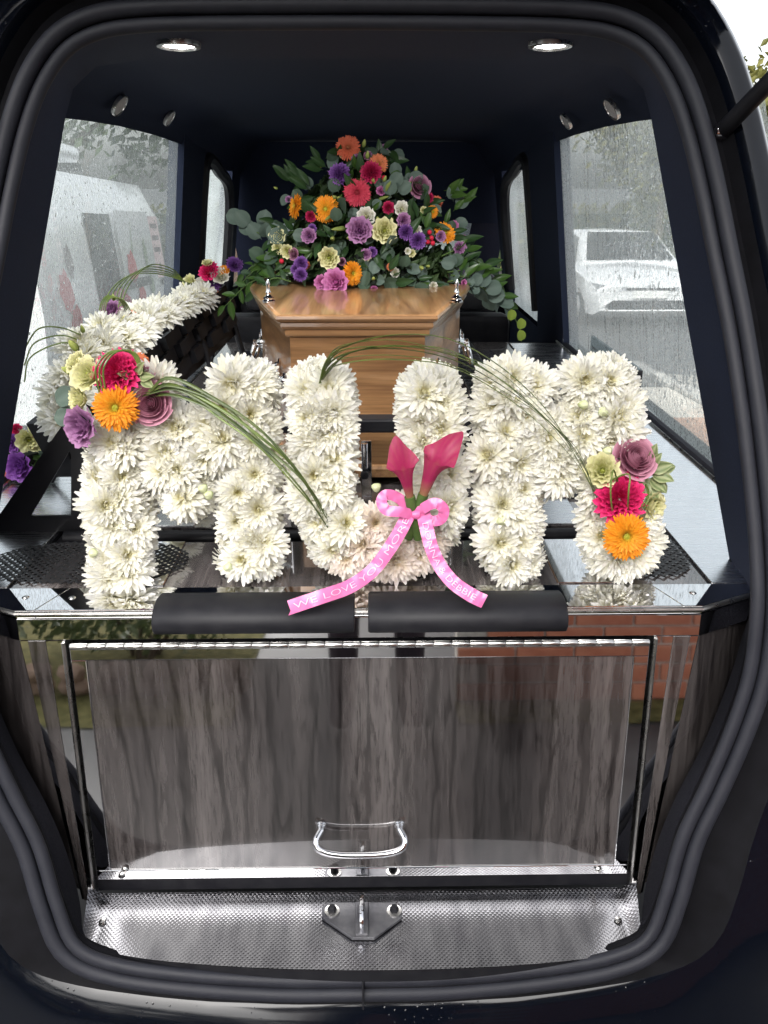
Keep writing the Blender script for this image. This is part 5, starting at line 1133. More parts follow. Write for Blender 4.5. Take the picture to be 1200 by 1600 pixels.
for a in ((G_CO, 'gerbera', 544, 231, 22), (G_SA, 'gerbera', 591, 256, 17), (G_RD, 'gerbera', 558, 301, 24), (G_OR, 'gerbera', 509, 327, 23), (C_RD, 'carnation', 580, 270, 15), (C_PU, 'stock_flower', 531, 273, 15), (R_LI, 'rose', 653, 292, 16), (L_CR, 'lisianthus', 600, 361, 20),
          (L_PU, 'lisianthus', 562, 361, 20), (L_WH, 'lisianthus', 572, 339, 14), (C_PU, 'stock_flower', 634, 363, 12), (C_PU, 'stock_flower', 652, 376, 12), (L_PU, 'lisianthus', 484, 369, 12), (L_CR, 'lisianthus', 437, 372, 14), (L_CR, 'lisianthus', 450, 393, 11), (L_CR, 'lisianthus', 515, 402, 17),
          (C_PU, 'stock_flower', 471, 412, 10), (C_PU, 'stock_flower', 470, 430, 10), (C_PU, 'stock_flower', 463, 421, 8), (L_PK, 'lisianthus', 527, 443, 20), (L_PK, 'lisianthus', 503, 441, 11), (G_OR, 'gerbera', 676, 331, 11), (G_CO, 'gerbera', 682, 316, 11), (L_PU, 'lisianthus', 716, 388, 11), (L_WH, 'lisianthus', 627, 328, 12), (C_RD, 'carnation', 607, 325, 9), (L_PU, 'lisianthus', 630, 345, 11),
          (C_RD, 'carnation', 486, 338, 8), (C_RD, 'carnation', 670, 309, 7), (L_CR, 'lisianthus', 435, 388, 9)):
    sf(a[1], a[0], a[2], a[3], a[4])
sf('gerbera', G_OR, 463, 322, 21, (-0.85, -0.5, 0.15)); sf('gerbera', G_OR, 695, 364, 20, (0.35, -0.8, 0.55)); sf('gerbera', G_OR, 550, 427, 21, (0.62, -0.75, 0.1))
for px, py, d, r in ((574, 248, (0.1, -0.4, 1), 7), (568, 230, (0.2, -0.3, 1), 7), (599, 284, (0.5, -0.4, 1), 6), (612, 365 - 20, (0.1, -1, 0.4), 6), (648, 270, (0.3, -0.2, 1), 6), (640, 300, (0.2, -0.5, 0.9), 6), (434, 295, (-0.9, -0.3, 0.4), 4), (590, 345, (0, -0.8, 0.6), 6), (608, 350, (0.1, -1, 0.2), 7), (503, 262, (-0.6, -0.4, 0.7), 4)):
    sf('lisianthus_bud', B_GR, px, py, r, d)
for px, py, d, r in ((600, 300, (0.6, -0.5, 0.9), 7), (592, 312, (0.9, -0.5, 0.3), 6), (540, 357, (-1, -0.4, -0.05), 8), (634, 300, (0.5, -0.3, 1), 6), (520, 335, (-0.6, -0.5, -0.4), 6)):
    sf('lily_bud', B_LI, px, py, r, d)
berry_m = petal_mat('berry_red', (0.55, 0.02, 0.05), (0.4, 0.02, 0.04), 0.05)
mb = MB(); mb.lathe([(0.01, -1), (0.7, -0.7), (1, 0), (0.7, 0.7), (0.01, 1)], (0, 0, 0), seg=8); me_berry = mb.mesh('berry', berry_m, True, True)
for px, py in ((671, 363), (674, 372), (668, 378), (676, 380), (440, 408), (600, 278)): sf('berry', me_berry, px, py, 4.5)
# foliage: ruscus and eucalyptus leaves through the cone, sweeping out at the foot
leaves = []
def sprig(px0, py0, px1, py1, me, n, size, k0=0.9, k1=1.05, droop=0.0, name='ruscus_leaf'):
    a = spray_pt(px0, py0, k0); b = spray_pt(px1, py1, k1); b.z = max(b.z, zl-0.20)
    mid = a.lerp(b, 0.5)+Vector((0, 0, 0.02+droop)); c = spline([a, mid, b], 12)
    mb = MB(); mb.tube(c, [0.0022-0.0012*i/12 for i in range(13)], 5); mb.build('sprig_stem', stem_m, sp, smooth=True)
    for i in range(n):
        t = (i+1)/n; j = min(11, int(t*12)); p = c[j].lerp(c[j+1], t*12-j) if j < 12 else c[12]; tg = (c[min(12, j+1)]-c[max(0, j-1)]).normalized()
        sd = Vector((-tg.z, -0.35, tg.x))*(1 if i % 2 else -1); ax = tg*0.7+sd*0.8+Vector((rn.gauss(0, 0.15), rn.gauss(0, 0.2), rn.gauss(0, 0.15)))
        if i == n-1: ax = tg
        leaf_put(name, me, p, ax, (rn.gauss(0, 0.5), -1, 0.5+rn.gauss(0, 0.4)), size*0.86*rn.uniform(0.75, 1.15), sp)
# left sweep
for a in ((430, 430, 352, 478, LF_RUS, 9, 0.062), (425, 420, 372, 450, LF_RUS2, 8, 0.058), (430, 410, 382, 428, LF_RUS, 7, 0.055), (440, 425, 405, 400, LF_RUS, 6, 0.055), (455, 440, 400, 455, LF_RUS2, 7, 0.055)): sprig(*a)
# right sweep
for a in ((700, 425, 775, 445, LF_RUS, 9, 0.062), (705, 430, 792, 470, LF_RUS, 9, 0.06), (695, 410, 765, 420, LF_RUS2, 7, 0.058), (690, 400, 745, 405, LF_RUS, 6, 0.055), (700, 440, 760, 458, LF_RUS2, 7, 0.055)): sprig(*a)
for a in ((715, 440, 788, 482, LF_EUC, 7, 0.05, 0.9, 1.0), (725, 445, 770, 470, LF_EUC, 5, 0.055, 0.95, 1.1)): sprig(*a, name='eucalyptus_leaf')
for px, py in ((799, 489), (814, 503), (815, 521)):
    p = spray_pt(760, 470); p = at(px, py, Y=p.y-0.02); leaf_put('eucalyptus_leaf', LF_EUG, p+Vector((0, 0, -0.02)), (rn.gauss(0, 0.4), -0.1, 1), (0.3, -1, 0.8), 0.030, sp)
mb = MB(); mb.tube(spline([spray_pt(770, 465), at(795, 485, Y=spray_pt(760, 470).y-0.015), at(806, 500, Y=spray_pt(760, 470).y-0.015), at(814, 524, Y=spray_pt(760, 470).y-0.015)], 14), 0.0012, 5); mb.build('sprig_stem', stem_m, sp)
for px, py in ((380, 342), (388, 352), (398, 362), (407, 372), (420, 370), (430, 378), (448, 368), (412, 356)):
    leaf_put('eucalyptus_leaf', LF_EUC, spray_pt(px, py), (-0.6+rn.gauss(0, 0.4), rn.gauss(0, 0.2), 0.5+rn.gauss(0, 0.4)), (0, -1, 0.3), 0.046, sp)
mb = MB(); mb.tube(spline([spray_pt(460, 390), spray_pt(425, 372), spray_pt(400, 362), spray_pt(376, 338)], 14), 0.0018, 5); mb.build('sprig_stem', stem_m, sp)
for px, py, n in ((700, 300, 5), (712, 322, 3), (450, 275, 5), (505, 255, 4), (478, 290, 5)):
    for i in range(n):
        leaf_put('ruscus_leaf', LF_RUS if px > 600 else LF_RUS2, spray_pt(px+rn.gauss(0, 6), py+rn.gauss(0, 6)), ((1 if px > 600 else -1)*rn.uniform(0.1, 1), -0.3, rn.uniform(0.0, 1)), (0, -1, 0.3), rn.uniform(0.04, 0.058), sp)
for px, py in ((708, 312), (713, 322), (612, 290), (622, 300), (640, 285), (610, 305)):
    leaf_put('eucalyptus_leaf', LF_EUC, spray_pt(px, py), (0.5+rn.gauss(0, 0.5), -0.2, 0.6), (0, -1, 0.2), 0.038, sp)
def in_cone():
    while True:
        px = rn.uniform(395, 735); py = rn.uniform(225, 455); hw = interp([(210, 22), (260, 62), (300, 110), (350, 150), (400, 165), (460, 160)], py)
        if abs(px-567) < hw: return px, py
for i in range(190):
    px, py = in_cone(); low = py > 380
    me, nm, sz = rn.choice(((LF_EUD, 'eucalyptus_leaf', 0.040), (LF_EUC, 'eucalyptus_leaf', 0.036), (LF_RUS2, 'ruscus_leaf', 0.050), (LF_RUS2, 'ruscus_leaf', 0.058), (LF_RUS, 'ruscus_leaf', 0.045))) if not low else rn.choice(((LF_EUC, 'eucalyptus_leaf', 0.038), (LF_EUD, 'eucalyptus_leaf', 0.044), (LF_RUS, 'ruscus_leaf', 0.05), (LF_RUS2, 'ruscus_leaf', 0.055)))
    p = spray_pt(px, py, rn.uniform(0.72, 0.97)); s = (px-567)/150
    leaf_put(nm, me, p, (s+rn.gauss(0, 0.5), -0.35+rn.gauss(0, 0.3), rn.gauss(0.1 if not low else -0.2, 0.6)), (rn.gauss(0, 0.4), -1, rn.gauss(0.3, 0.4)), sz*rn.uniform(0.7, 1.1), sp)
for i in range(46):       # small blooms tucked between the larger ones
    px, py = in_cone(); me, nm = rn.choice(((L_CR, 'lisianthus'), (L_PU, 'lisianthus'), (L_WH, 'lisianthus'), (C_PU, 'stock_flower'), (L_PK, 'lisianthus'), (G_SA, 'gerbera'), (R_LI, 'rose'), (B_GR, 'lisianthus_bud'), (B_GR, 'lisianthus_bud')))
    sf(nm, me, px, py, rn.uniform(5, 9), None, None, rn.uniform(0.85, 0.98))
# dense inner greenery too small to pick apart
mb = MB()
def _f():
    h = rn.random()**1.5; R = (0.29*(1-h)**0.75+0.02)*rn.uniform(0.2, 0.95); a = rn.uniform(0, 2*pi)
    return Vector((SC.x+R*cos(a), SC.y+R*sin(a)*0.75, zl+0.012+h*0.31)), None
leaf_cloud(mb, 5200, _f, 0.017); o = mb.build('filler_foliage', leaf_mat('filler_leaf', (0.05, 0.085, 0.03), (0.018, 0.035, 0.014)), sp, grad=True, fixn=False); tag(o, kind='stuff')
mb = MB(); mb.lathe([(0.001, 0.09), (0.10, 0.085), (0.145, 0.045), (0.155, 0.012), (0.165, 0.003)], (SC.x, SC.y, zl), seg=24); mb.build('foam_tray', foam_m, sp, smooth=True)

# ================================================================== SIDE TRIBUTE ALONG THE LEFT WINDOW
st = thing('side_tribute', 'white chrysanthemum name tribute standing along the left window, seen from behind', 'floral tribute', (-0.6, 2.1, D))
A0 = Vector((-0.66, 1.62, D+0.175)); A1 = Vector((-0.47, 2.62, D+0.335))
def tp(t): return A0.lerp(A1, t)
axd = (A1-A0).normalized()
rn = random.Random(33)
for px, py, Y in ((92, 645, 1.60), (98, 618, 1.62), (112, 590, 1.64), (135, 560, 1.68), (165, 545, 1.72), (122, 545, 1.70), (195, 535, 1.78), (160, 520, 1.76), (215, 520, 1.86), (190, 515, 1.84), (235, 505, 1.95), (220, 498, 1.97), (255, 498, 2.05), (245, 488, 2.08), (270, 488, 2.15), (285, 480, 2.25), (300, 470, 2.35), (290, 470, 2.36), (315, 465, 2.45), (100, 660, 1.58), (145, 575, 1.70), (180, 560, 1.76), (118, 625, 1.60), (205, 545, 1.82)):
    p = at(px, py, Y=Y); put('chrysanthemum', rn.choice(CH), p, (-0.15+rn.gauss(0, 0.3), -0.55, 0.85+rn.gauss(0, 0.25)), 0.050, st, rn.uniform(0, 6))
# black lattice trays behind the flowers
mb = MB(); up = Vector((0.30, -0.10, -1)).normalized()
nrm = axd.cross(up).normalized()
L = (A1-A0).length
for i in range(16):
    for j in range(3):
        c = A0+axd*(L*(i+0.6)/16)+Vector((0.035, 0, -0.035))+up*(0.04*j); e = 0.004 if (i+j) % 2 else 0.010
        q = [c+axd*(dx*0.026)+up*(dy*0.0175)+nrm*h for h in (0, -e*2) for dx, dy in ((-1, -1), (1, -1), (1, 1), (-1, 1))]
        mb.add(q, [(0, 1, 2, 3), (7, 6, 5, 4), (0, 4, 5, 1), (1, 5, 6, 2), (2, 6, 7, 3), (3, 7, 4, 0)])
mb.build('tray_lattice', plas, st)
mb = MB()
q = [A0+Vector((0.026, 0, -0.015)), A1+Vector((0.026, 0, -0.015)), A1+Vector((0.07, 0, -0.16)), A0+Vector((0.07, 0, -0.13))]
mb.add(q+[v+Vector((-0.05, 0, 0)) for v in q], [(0, 1, 2, 3), (7, 6, 5, 4), (0, 4, 5, 1), (1, 5, 6, 2), (2, 6, 7, 3), (3, 7, 4, 0)]); mb.build('tray_back', plas, st)
for t in (0.08, 0.42, 0.72, 0.97):      # stand legs with angled struts
    c = tp(t)+Vector((0.05, 0, -0.05)); mb = MB()
    mb.tube(spline([c, Vector((c.x+0.03, c.y, (c.z+D)/2)), Vector((c.x+0.07, c.y-0.01, D+0.006))], 8), 0.009, 8)
    mb.tube([c, Vector((c.x-0.09, c.y, D+0.006))], 0.006, 6); mb.build('stand_leg', plas, st, smooth=True)
for a in ((G_SA, 'gerbera', 326, 459, 18, (0.4, -0.8, 0.3)), (C_PK, 'carnation', 328, 426, 14, (-0.2, -0.7, 0.6)), (G_OR, 'gerbera', 350, 422, 10, (0, -0.7, 0.7)), (C_PU, 'stock_flower', 366, 415, 11, (0.2, -0.8, 0.6)), (L_CR, 'lisianthus', 300, 442, 11, (-0.4, -0.8, 0.5)), (L_WH, 'lisianthus', 345, 435, 13, (0.1, -0.8, 0.6)), (C_PU, 'stock_flower', 334, 443, 10, (0.2, -0.9, 0.3)), (L_CR, 'lisianthus', 325, 415, 8, (0, -0.5, 0.9)), (L_WH, 'lisianthus', 318, 448, 12, (-0.2, -0.6, 0.8))):
    p = at(a[2], a[3], Y=2.52); put(a[1], a[0], p, a[5], a[4]/pxs(p), st)
for a in ((L_PU, 'lisianthus', 178, 492, 17, (-0.4, -0.6, 0.8), 1.86), (G_SA, 'gerbera', 205, 492, 10, (0.5, -0.5, 0.8), 1.9), (B_GR, 'lisianthus_bud', 178, 470, 6, (0, -0.2, 1), 1.84), (B_GR, 'lisianthus_bud', 130, 520, 7, (0, -0.3, 1), 1.70), (L_CR, 'lisianthus', 195, 505, 9, (0.2, -0.6, 0.8), 1.84)):
    p = at(a[2], a[3], Y=a[6]); put(a[1], a[0], p, a[5], a[4]/pxs(p), st)
for k in range(5):       # fine loops of bear grass
    mb = MB(); mb.tube(spline([at(292+3*k, 446, Y=2.48), at(270-4*k, 421+2*k, Y=2.42), at(235-8*k, 414+4*k, Y=2.32), at(205-9*k, 440+5*k, Y=2.15), at(188-4*k, 478+4*k, Y=1.98)], 28), 0.0016, 6); mb.build('grass_blade', grass_m, st, smooth=True)
for k in range(4):
    mb = MB(); mb.tube(spline([at(158+k*3, 512, Y=1.80), at(156+k*3, 480, Y=1.80), at(168+k*2, 462+k, Y=1.82), at(188+k*2, 470, Y=1.85), at(198+k*3, 492, Y=1.88)], 20), 0.0014, 6); mb.build('grass_loop', grass_m, st, smooth=True)
for k in range(3):
    mb = MB(); mb.tube(spline([at(128, 524+k*9, Y=1.70), at(95, 512+k*12, Y=1.66), at(60-6*k, 514+k*22, Y=1.6), at(38, 545+26*k, Y=1.58)], 20), 0.0015, 6); mb.build('grass_blade', grass_m, st, smooth=True)
# black triangular easel plate beside the first letter
es = thing('easel_plate', 'flat black triangular easel plate with a cut-out, left of the letters', 'easel', (-0.52, 1.43, D))
YE = 1.435
def ep(x, y): p = at(x, y, Y=YE); return (p.x, max(p.z, D+0.001))
O_ = [ep(-20, 842), ep(2, 800), ep(106, 652), ep(122, 640), ep(142, 652), ep(150, 838)]; I_ = [ep(48, 806), ep(48.5, 805), ep(104, 712), ep(108, 704), ep(111, 712), ep(111, 806)]
mb = MB(); n = 6
vs = [(x, YE, z) for x, z in O_]+[(x, YE, z) for x, z in I_]+[(x, YE+0.006, z) for x, z in O_]+[(x, YE+0.006, z) for x, z in I_]
fs = []
for i in range(n):
    j = (i+1) % n; fs += [(i, j, n+j, n+i), (2*n+i, 3*n+i, 3*n+j, 2*n+j), (i, 2*n+i, 2*n+j, j), (n+i, n+j, 3*n+j, 3*n+i)]
mb.add(vs, fs); mb.build('plate', pmat('satin_black', (0.008, 0.008, 0.010), 0.4), es)
p0 = at(40, 830, Y=YE); mb = MB(); mb.box((-0.66, YE+0.0065, D+0.001), (-0.40, YE+0.05, D+0.005)); mb.build('foot_flange', plas, es, bevel=0.001)
# small posy in the corner by the left window
po = thing('corner_posy', 'small violet and cream posy on the deck at the lower left window', 'posy', (-0.72, 1.75, D))
rn = random.Random(5)
for a in ((L_VI, 'lisianthus', 38, 728, 22), (L_CR, 'lisianthus', 45, 685, 18), (L_VI, 'lisianthus', 20, 690, 15), (L_PK, 'lisianthus', 65, 678, 12), (G_CO, 'gerbera', 8, 735, 12), (L_CR, 'lisianthus', 58, 697, 10), (L_PK, 'lisianthus', 78, 685, 9), (C_RD, 'carnation', 28, 672, 9)):
    p = at(a[2], a[3], Y=1.72); put(a[1], a[0], p, (rn.gauss(0.1, 0.3), -0.9, 0.5+rn.gauss(0, 0.2)), a[4]/pxs(p), po)
for i in range(38):
    p = at(rn.uniform(5, 75), rn.uniform(690, 765), Y=1.75+rn.uniform(0, 0.05)); p.z = max(p.z, D+0.01)
    leaf_put('leaf', rn.choice((LF_RUS, LF_EUD, LF_RUS2, LF_EUC)), p, (rn.gauss(0, 0.6), -0.4, rn.gauss(0, 0.6)), (0, -1, 0.3), rn.uniform(0.03, 0.05), po)
mb = MB(); pc = at(40, 740, Y=1.78); mb.lathe([(0.001, 0.06), (0.045, 0.05), (0.055, 0.0)], (pc.x, pc.y, D+0.002), seg=14); mb.build('posy_base', foam_m, po, smooth=True)

# ================================================================== MATS, PLAQUE
mat_m = noisy(pmat('net_rubber', (0.012, 0.012, 0.014), 0.5), (1, 1, 1), (0.008, 0.008, 0.01), (0.02, 0.02, 0.022), 50, 3)
def net_mat(cx, cy, rx, ry, pitch, label, z):
    mb = MB(); t = pitch*0.21
    def inside(x, y): return ((x-cx)/rx)**2.6+((y-cy)/ry)**2.6 <= 1 if True else 0
    for diag in (0, 1):
        n = int((rx+ry)/pitch)+2
        for k in range(-n, n+1):
            c = k*pitch*1.0; pts = []
            for s in range(-90, 91):
                u = s/90*(rx+ry); x = cx+(u+c)/sqrt(2); y = cy+((u-c) if diag else (c-u))/sqrt(2)
                if abs((x-cx)/rx)**2.6+abs((y-cy)/ry)**2.6 <= 1: pts.append((x, y))
            if len(pts) < 3: continue
            a, b = Vector((*pts[0], 0)), Vector((*pts[-1], 0)); d = (b-a).normalized(); w_ = Vector((-d.y, d.x, 0))*t
            m_ = max(1, int((b-a).length/pitch)); 
            for q in range(m_):
                pa = a.lerp(b, q/m_); pb = a.lerp(b, (q+1)/m_)
                za = z+0.0012+(0.0010 if (q+k+diag) % 2 else 0); zb_ = z+0.0012+(0.0010 if (q+1+k+diag) % 2 else 0)
                mb.add([pa-w_+Vector((0, 0, za)), pb-w_+Vector((0, 0, zb_)), pb+w_+Vector((0, 0, zb_)), pa+w_+Vector((0, 0, za))], [(0, 1, 2, 3)])
    o = mb.build('net_mat', mat_m, None, fixn=False); return tag(o, label, 'mat', 'non slip net mats on the deck')
net_mat(-0.475, 1.298, 0.17, 0.085, 0.0105, 'black net mat under the first letter, left end of the deck', D+0.002)
net_mat(0.50, 1.325, 0.075, 0.10, 0.0125, 'black net mat at the foot of the rightmost letter', D+0.003)
pq = thing('window_plaque', 'clear acrylic name plaque standing at the right window, lettering reversed', 'plaque', (0.72, 2.3, D))
pa = at(924, 524, X=0.735); pb = at(998, 576, X=0.735)
mb = MB(); zt = pb.z; mb.box((0.735, pb.y, D+0.003), (0.743, pa.y, lerp(pa.z, pb.z, 0.5))); mb.build('acrylic_sheet', acrylic, pq)
mb = MB(); mb.box((0.733, pb.y-0.006, D+0.004), (0.745, pb.y-0.0005, zt-0.004)); mb.build('end_strip', plas, pq)
engr = pmat('engraved_print', (0.10, 0.11, 0.12), 0.6)
Hh = zt-D
# only the shapes of the reversed letters can be made out: rows of strokes, not words
rn = random.Random(4)
for zz, ph, f0, f1 in ((0.60, 0.19, 0.05, 0.62), (0.36, 0.12, 0.05, 0.5)):
    mb = MB(); y = lerp(pa.y, pb.y, f0); y1 = lerp(pa.y, pb.y, f1); z0 = D+Hh*zz; hgt = Hh*ph
    while y > y1:
        wd = hgt*rn.uniform(0.45, 0.7); k = rn.randrange(4); tk = hgt*0.14
        def bar(ya, za, yb, zb_): 
            d = Vector((0, yb-ya, zb_-za)).normalized(); n_ = Vector((0, -d.z, d.y))*tk/2; a_ = Vector((0.7335, ya, za)); b_ = Vector((0.7335, yb, zb_)); mb.add([a_-n_, b_-n_, b_+n_, a_+n_], [(0, 1, 2, 3)])
        bar(y, z0, y, z0+hgt)
        if k in (0, 2): bar(y-wd, z0, y-wd, z0+hgt)
        if k in (0, 1, 3): bar(y, z0+hgt, y-wd, z0+hgt)
        if k in (1, 3): bar(y, z0+hgt*0.5, y-wd*0.8, z0+hgt*0.5)
        if k == 1: bar(y, z0, y-wd, z0)
        if k == 2: bar(y, z0+hgt, y-wd, z0)
        y -= wd+hgt*0.28
    mb.build('engraving', engr, pq)
mb = MB(); c_ = Vector((0.7335, lerp(pa.y, pb.y, 0.80), D+Hh*0.62)); rr = Hh*0.16
mb.tube([c_+Vector((0, rr*cos(a)*0.8, rr*sin(a))) for a in [radians(30+k*14) for k in range(17)]], 0.0022, 6); mb.build('engraving', engr, pq)

# ================================================================== VEHICLES OUTSIDE
white_paint = noisy(pmat('white_car_paint', (0.78, 0.79, 0.8), 0.2, 0, 0.8), (1, 1, 1), (0.72, 0.73, 0.74), (0.8, 0.81, 0.82), 6, 3)
dark_glass = pmat('car_glass', (0.008, 0.010, 0.012), 0.05, 0, 0.2); lampm = pmat('headlamp', (0.45, 0.47, 0.5), 0.15, 0.3, 0.5); tyre = noisy(pmat('tyre', (0.02, 0.02, 0.02), 0.8), (1, 1, 1), (0.012, 0.012, 0.012), (0.03, 0.03, 0.03), 30, 3)
def body_loft(secs, M):
    mb = MB(); mb.grid([[M @ Vector((wd, l, h)) for wd, h in pts]+[M @ Vector((-wd, l, h)) for wd, h in pts[::-1]] for l, pts in secs], 0, True)
    for l, pts in (secs[0], secs[-1]):
        ring_ = [M @ Vector((wd, l, h)) for wd, h in pts]+[M @ Vector((-wd, l, h)) for wd, h in pts[::-1]]; mb.add(ring_, [tuple(range(len(ring_)))])
    return mb
def wheels(t, M, pts, r, w_):
    for x, y in pts:
        s = 1 if x > 0 else -1; mb = MB(); mb.lathe([(r*0.62, -w_/2), (r*0.95, -w_/2), (r, -w_*0.3), (r, w_*0.3), (r*0.95, w_/2), (r*0.62, w_/2)], (x, y, r), axis='x', seg=28); mb.v = [tuple(M @ Vector(v)) for v in mb.v]
        o = mb.build('wheel', tyre, t, smooth=True); mb = MB(); mb.lathe([(r*0.64, s*w_*0.4), (r*0.55, s*w_*0.25), (r*0.2, s*w_*0.3), (0.0005, s*w_*0.35)], (x, y, r), axis='x', seg=20); mb.v = [tuple(M @ Vector(v)) for v in mb.v]; mb.build('rim', steel, o, smooth=True)
cy = 12.4
car = thing('parked_car', 'white hatchback parked facing the hearse beyond the right window', 'car', (4.15, cy+2, gz(cy+2)))
MC = Matrix.Translation((4.15, cy, gz(cy+1.5)+0.0)) @ Matrix.Rotation(radians(-2.8), 4, 'X')
secs = [(0.0, [(0.50, 0.30), (0.72, 0.32), (0.76, 0.48), (0.74, 0.60), (0.62, 0.66), (0.0, 0.68)]), (0.12, [(0.60, 0.22), (0.80, 0.25), (0.85, 0.5), (0.83, 0.66), (0.70, 0.75), (0.0, 0.78)]), (0.6, [(0.70, 0.20), (0.86, 0.24), (0.90, 0.55), (0.88, 0.78), (0.74, 0.88), (0.0, 0.92)]),
        (1.15, [(0.72, 0.20), (0.87, 0.24), (0.91, 0.58), (0.89, 0.86), (0.76, 0.95), (0.0, 0.99)]), (2.6, [(0.72, 0.20), (0.87, 0.24), (0.91, 0.58), (0.89, 0.90), (0.80, 0.95), (0.0, 0.97)]), (3.85, [(0.70, 0.25), (0.85, 0.3), (0.89, 0.6), (0.86, 0.92), (0.78, 0.97), (0.0, 0.99)]), (4.05, [(0.6, 0.35), (0.78, 0.4), (0.82, 0.6), (0.78, 0.85), (0.7, 0.92), (0.0, 0.93)])]
body_loft(secs, MC).build('body', white_paint, car, smooth=True, angle=40)
rs = [(1.12, [(0.80, 0.90), (0.78, 0.96), (0.76, 0.97), (0.0, 0.99)]), (1.85, [(0.82, 0.90), (0.66, 1.36), (0.56, 1.42), (0.0, 1.45)]), (2.9, [(0.82, 0.90), (0.66, 1.40), (0.56, 1.455), (0.0, 1.475)]), (3.6, [(0.80, 0.90), (0.62, 1.33), (0.53, 1.39), (0.0, 1.41)]), (3.95, [(0.76, 0.90), (0.68, 0.98), (0.62, 1.0), (0.0, 1.01)])]
body_loft(rs, MC).build('cabin', white_paint, car, smooth=True, angle=50)
def panel(name, pts, mat, parent, M, lab=None):
    mb = MB(); c = [M @ Vector(p) for p in pts]; mb.add(c, [tuple(range(len(c)))]); o = mb.build(name, mat, parent); return o
panel('windscreen', [(-0.70, 1.135, 1.012), (0.70, 1.135, 1.012), (0.55, 1.80, 1.42), (-0.55, 1.80, 1.42)], dark_glass, car, MC)
for s in (1, -1):
    panel('side_glass', [(s*0.812, 1.42, 0.965), (s*0.818, 2.2, 0.96), (s*0.675, 2.2, 1.385), (s*0.69, 1.86, 1.34)], dark_glass, car, MC); panel('side_glass', [(s*0.818, 2.28, 0.96), (s*0.815, 3.3, 0.96), (s*0.67, 3.2, 1.375), (s*0.675, 2.28, 1.388)], dark_glass, car, MC)
    mb = MB(); mb.box((-0.10, -0.05, -0.06), (0.10, 0.05, 0.07)); mb.v = [tuple(MC @ (Vector(v)+Vector((s*0.97, 1.45, 1.02)))) for v in mb.v]; mb.build('door_mirror', white_paint, car, bevel=0.03, smooth=True)
    mb = MB(); mb.add([MC @ Vector(p) for p in ((s*0.36, -0.012, 0.655), (s*0.76, 0.055, 0.70), (s*0.84, 0.20, 0.72), (s*0.80, 0.06, 0.60), (s*0.55, 0.0, 0.585), (s*0.36, -0.014, 0.615))], [(0, 1, 2, 3, 4, 5)]); mb.build('headlight', lampm, car)
panel('upper_grille', [(-0.36, -0.02, 0.615), (0.36, -0.02, 0.615), (0.36, -0.02, 0.65), (-0.36, -0.02, 0.65)], plas, car, MC)
panel('lower_grille', [(-0.60, -0.022, 0.33), (0.60, -0.022, 0.33), (0.66, -0.018, 0.40), (0.56, -0.022, 0.47), (-0.56, -0.022, 0.47), (-0.66, -0.018, 0.40)], plas, car, MC)
mb = MB(); mb.tube([MC @ Vector(p) for p in ((-0.56, -0.03, 0.475), (-0.67, -0.025, 0.40), (-0.61, -0.03, 0.325), (0.61, -0.03, 0.325), (0.67, -0.025, 0.40), (0.56, -0.03, 0.475))], 0.013, 6); mb.build('grille_trim', white_paint, car, smooth=True)
mb = MB(); em = MC @ Vector((0, -0.035, 0.635)); mb.tube([em+Vector((0.062*cos(a), 0, 0.062*sin(a))) for a in [2*pi*k/24 for k in range(25)]], 0.008, 6)
for pts in (((-0.03, 0.05), (0, 0.008), (0.03, 0.05)), ((-0.052, 0.025), (-0.025, -0.045), (0, 0.0), (0.025, -0.045), (0.052, 0.025))): mb.tube([em+Vector((x, 0, z)) for x, z in pts], 0.006, 6)
mb.build('emblem', chrome, car, smooth=True)
npl = noisy(pmat('number_plate', (0.75, 0.75, 0.72), 0.4), (1, 1, 1), (0.7, 0.7, 0.68), (0.78, 0.78, 0.75), 8, 2)
mb = MB(); mb.box((-0.26, -0.045, 0.50), (0.26, -0.03, 0.61)); mb.v = [tuple(MC @ Vector(v)) for v in mb.v]; npo = mb.build('number_plate', npl, car, bevel=0.004)
wheels(car, MC, ((0.80, 0.72), (-0.80, 0.72), (0.80, 3.2), (-0.80, 3.2)), 0.31, 0.2)

# white florist's van on the left
VY = 4.9
van = thing('florist_van', 'white van with red poppy artwork and an open side door beyond the left window', 'van', (-2.9, VY+2.2, gz(VY+2.2)))
MV = Matrix.Translation((-2.85, VY, gz(VY+2.2))) @ Matrix.Rotation(radians(-3.0), 4, 'X') @ Matrix.Translation((0, 0, 0.12))
vs_ = [(0.0, [(0.75, 0.25), (0.90, 0.30), (0.93, 0.9), (0.88, 1.5), (0.78, 1.72), (0.0, 1.78)]), (0.1, [(0.8, 0.22), (0.93, 0.27), (0.96, 0.9), (0.90, 1.52), (0.79, 1.76), (0.0, 1.82)]), (2.9, [(0.8, 0.22), (0.93, 0.27), (0.96, 0.9), (0.90, 1.52), (0.79, 1.76), (0.0, 1.82)]), (3.15, [(0.8, 0.22), (0.93, 0.27), (0.96, 0.9), (0.885, 1.48), (0.76, 1.70), (0.0, 1.76)]),
       (3.95, [(0.8, 0.22), (0.93, 0.27), (0.95, 0.85), (0.90, 1.03), (0.80, 1.08), (0.0, 1.12)]), (4.55, [(0.78, 0.25), (0.90, 0.3), (0.92, 0.75), (0.86, 0.90), (0.74, 0.95), (0.0, 0.98)]), (4.8, [(0.6, 0.3), (0.78, 0.35), (0.82, 0.6), (0.78, 0.72), (0.66, 0.78), (0.0, 0.8)])]
body_loft(vs_, MV).build('body', white_paint, van, smooth=True, angle=40)
def vx(h): return interp([(0.27, 0.93), (0.9, 0.96), (1.52, 0.90), (1.76, 0.79)], h)+0.004
def vpan(name, pts, mat, parent, e=0.0): return panel(name, [(vx(h)+e, l, h) for l, h in pts], mat, parent, MV)
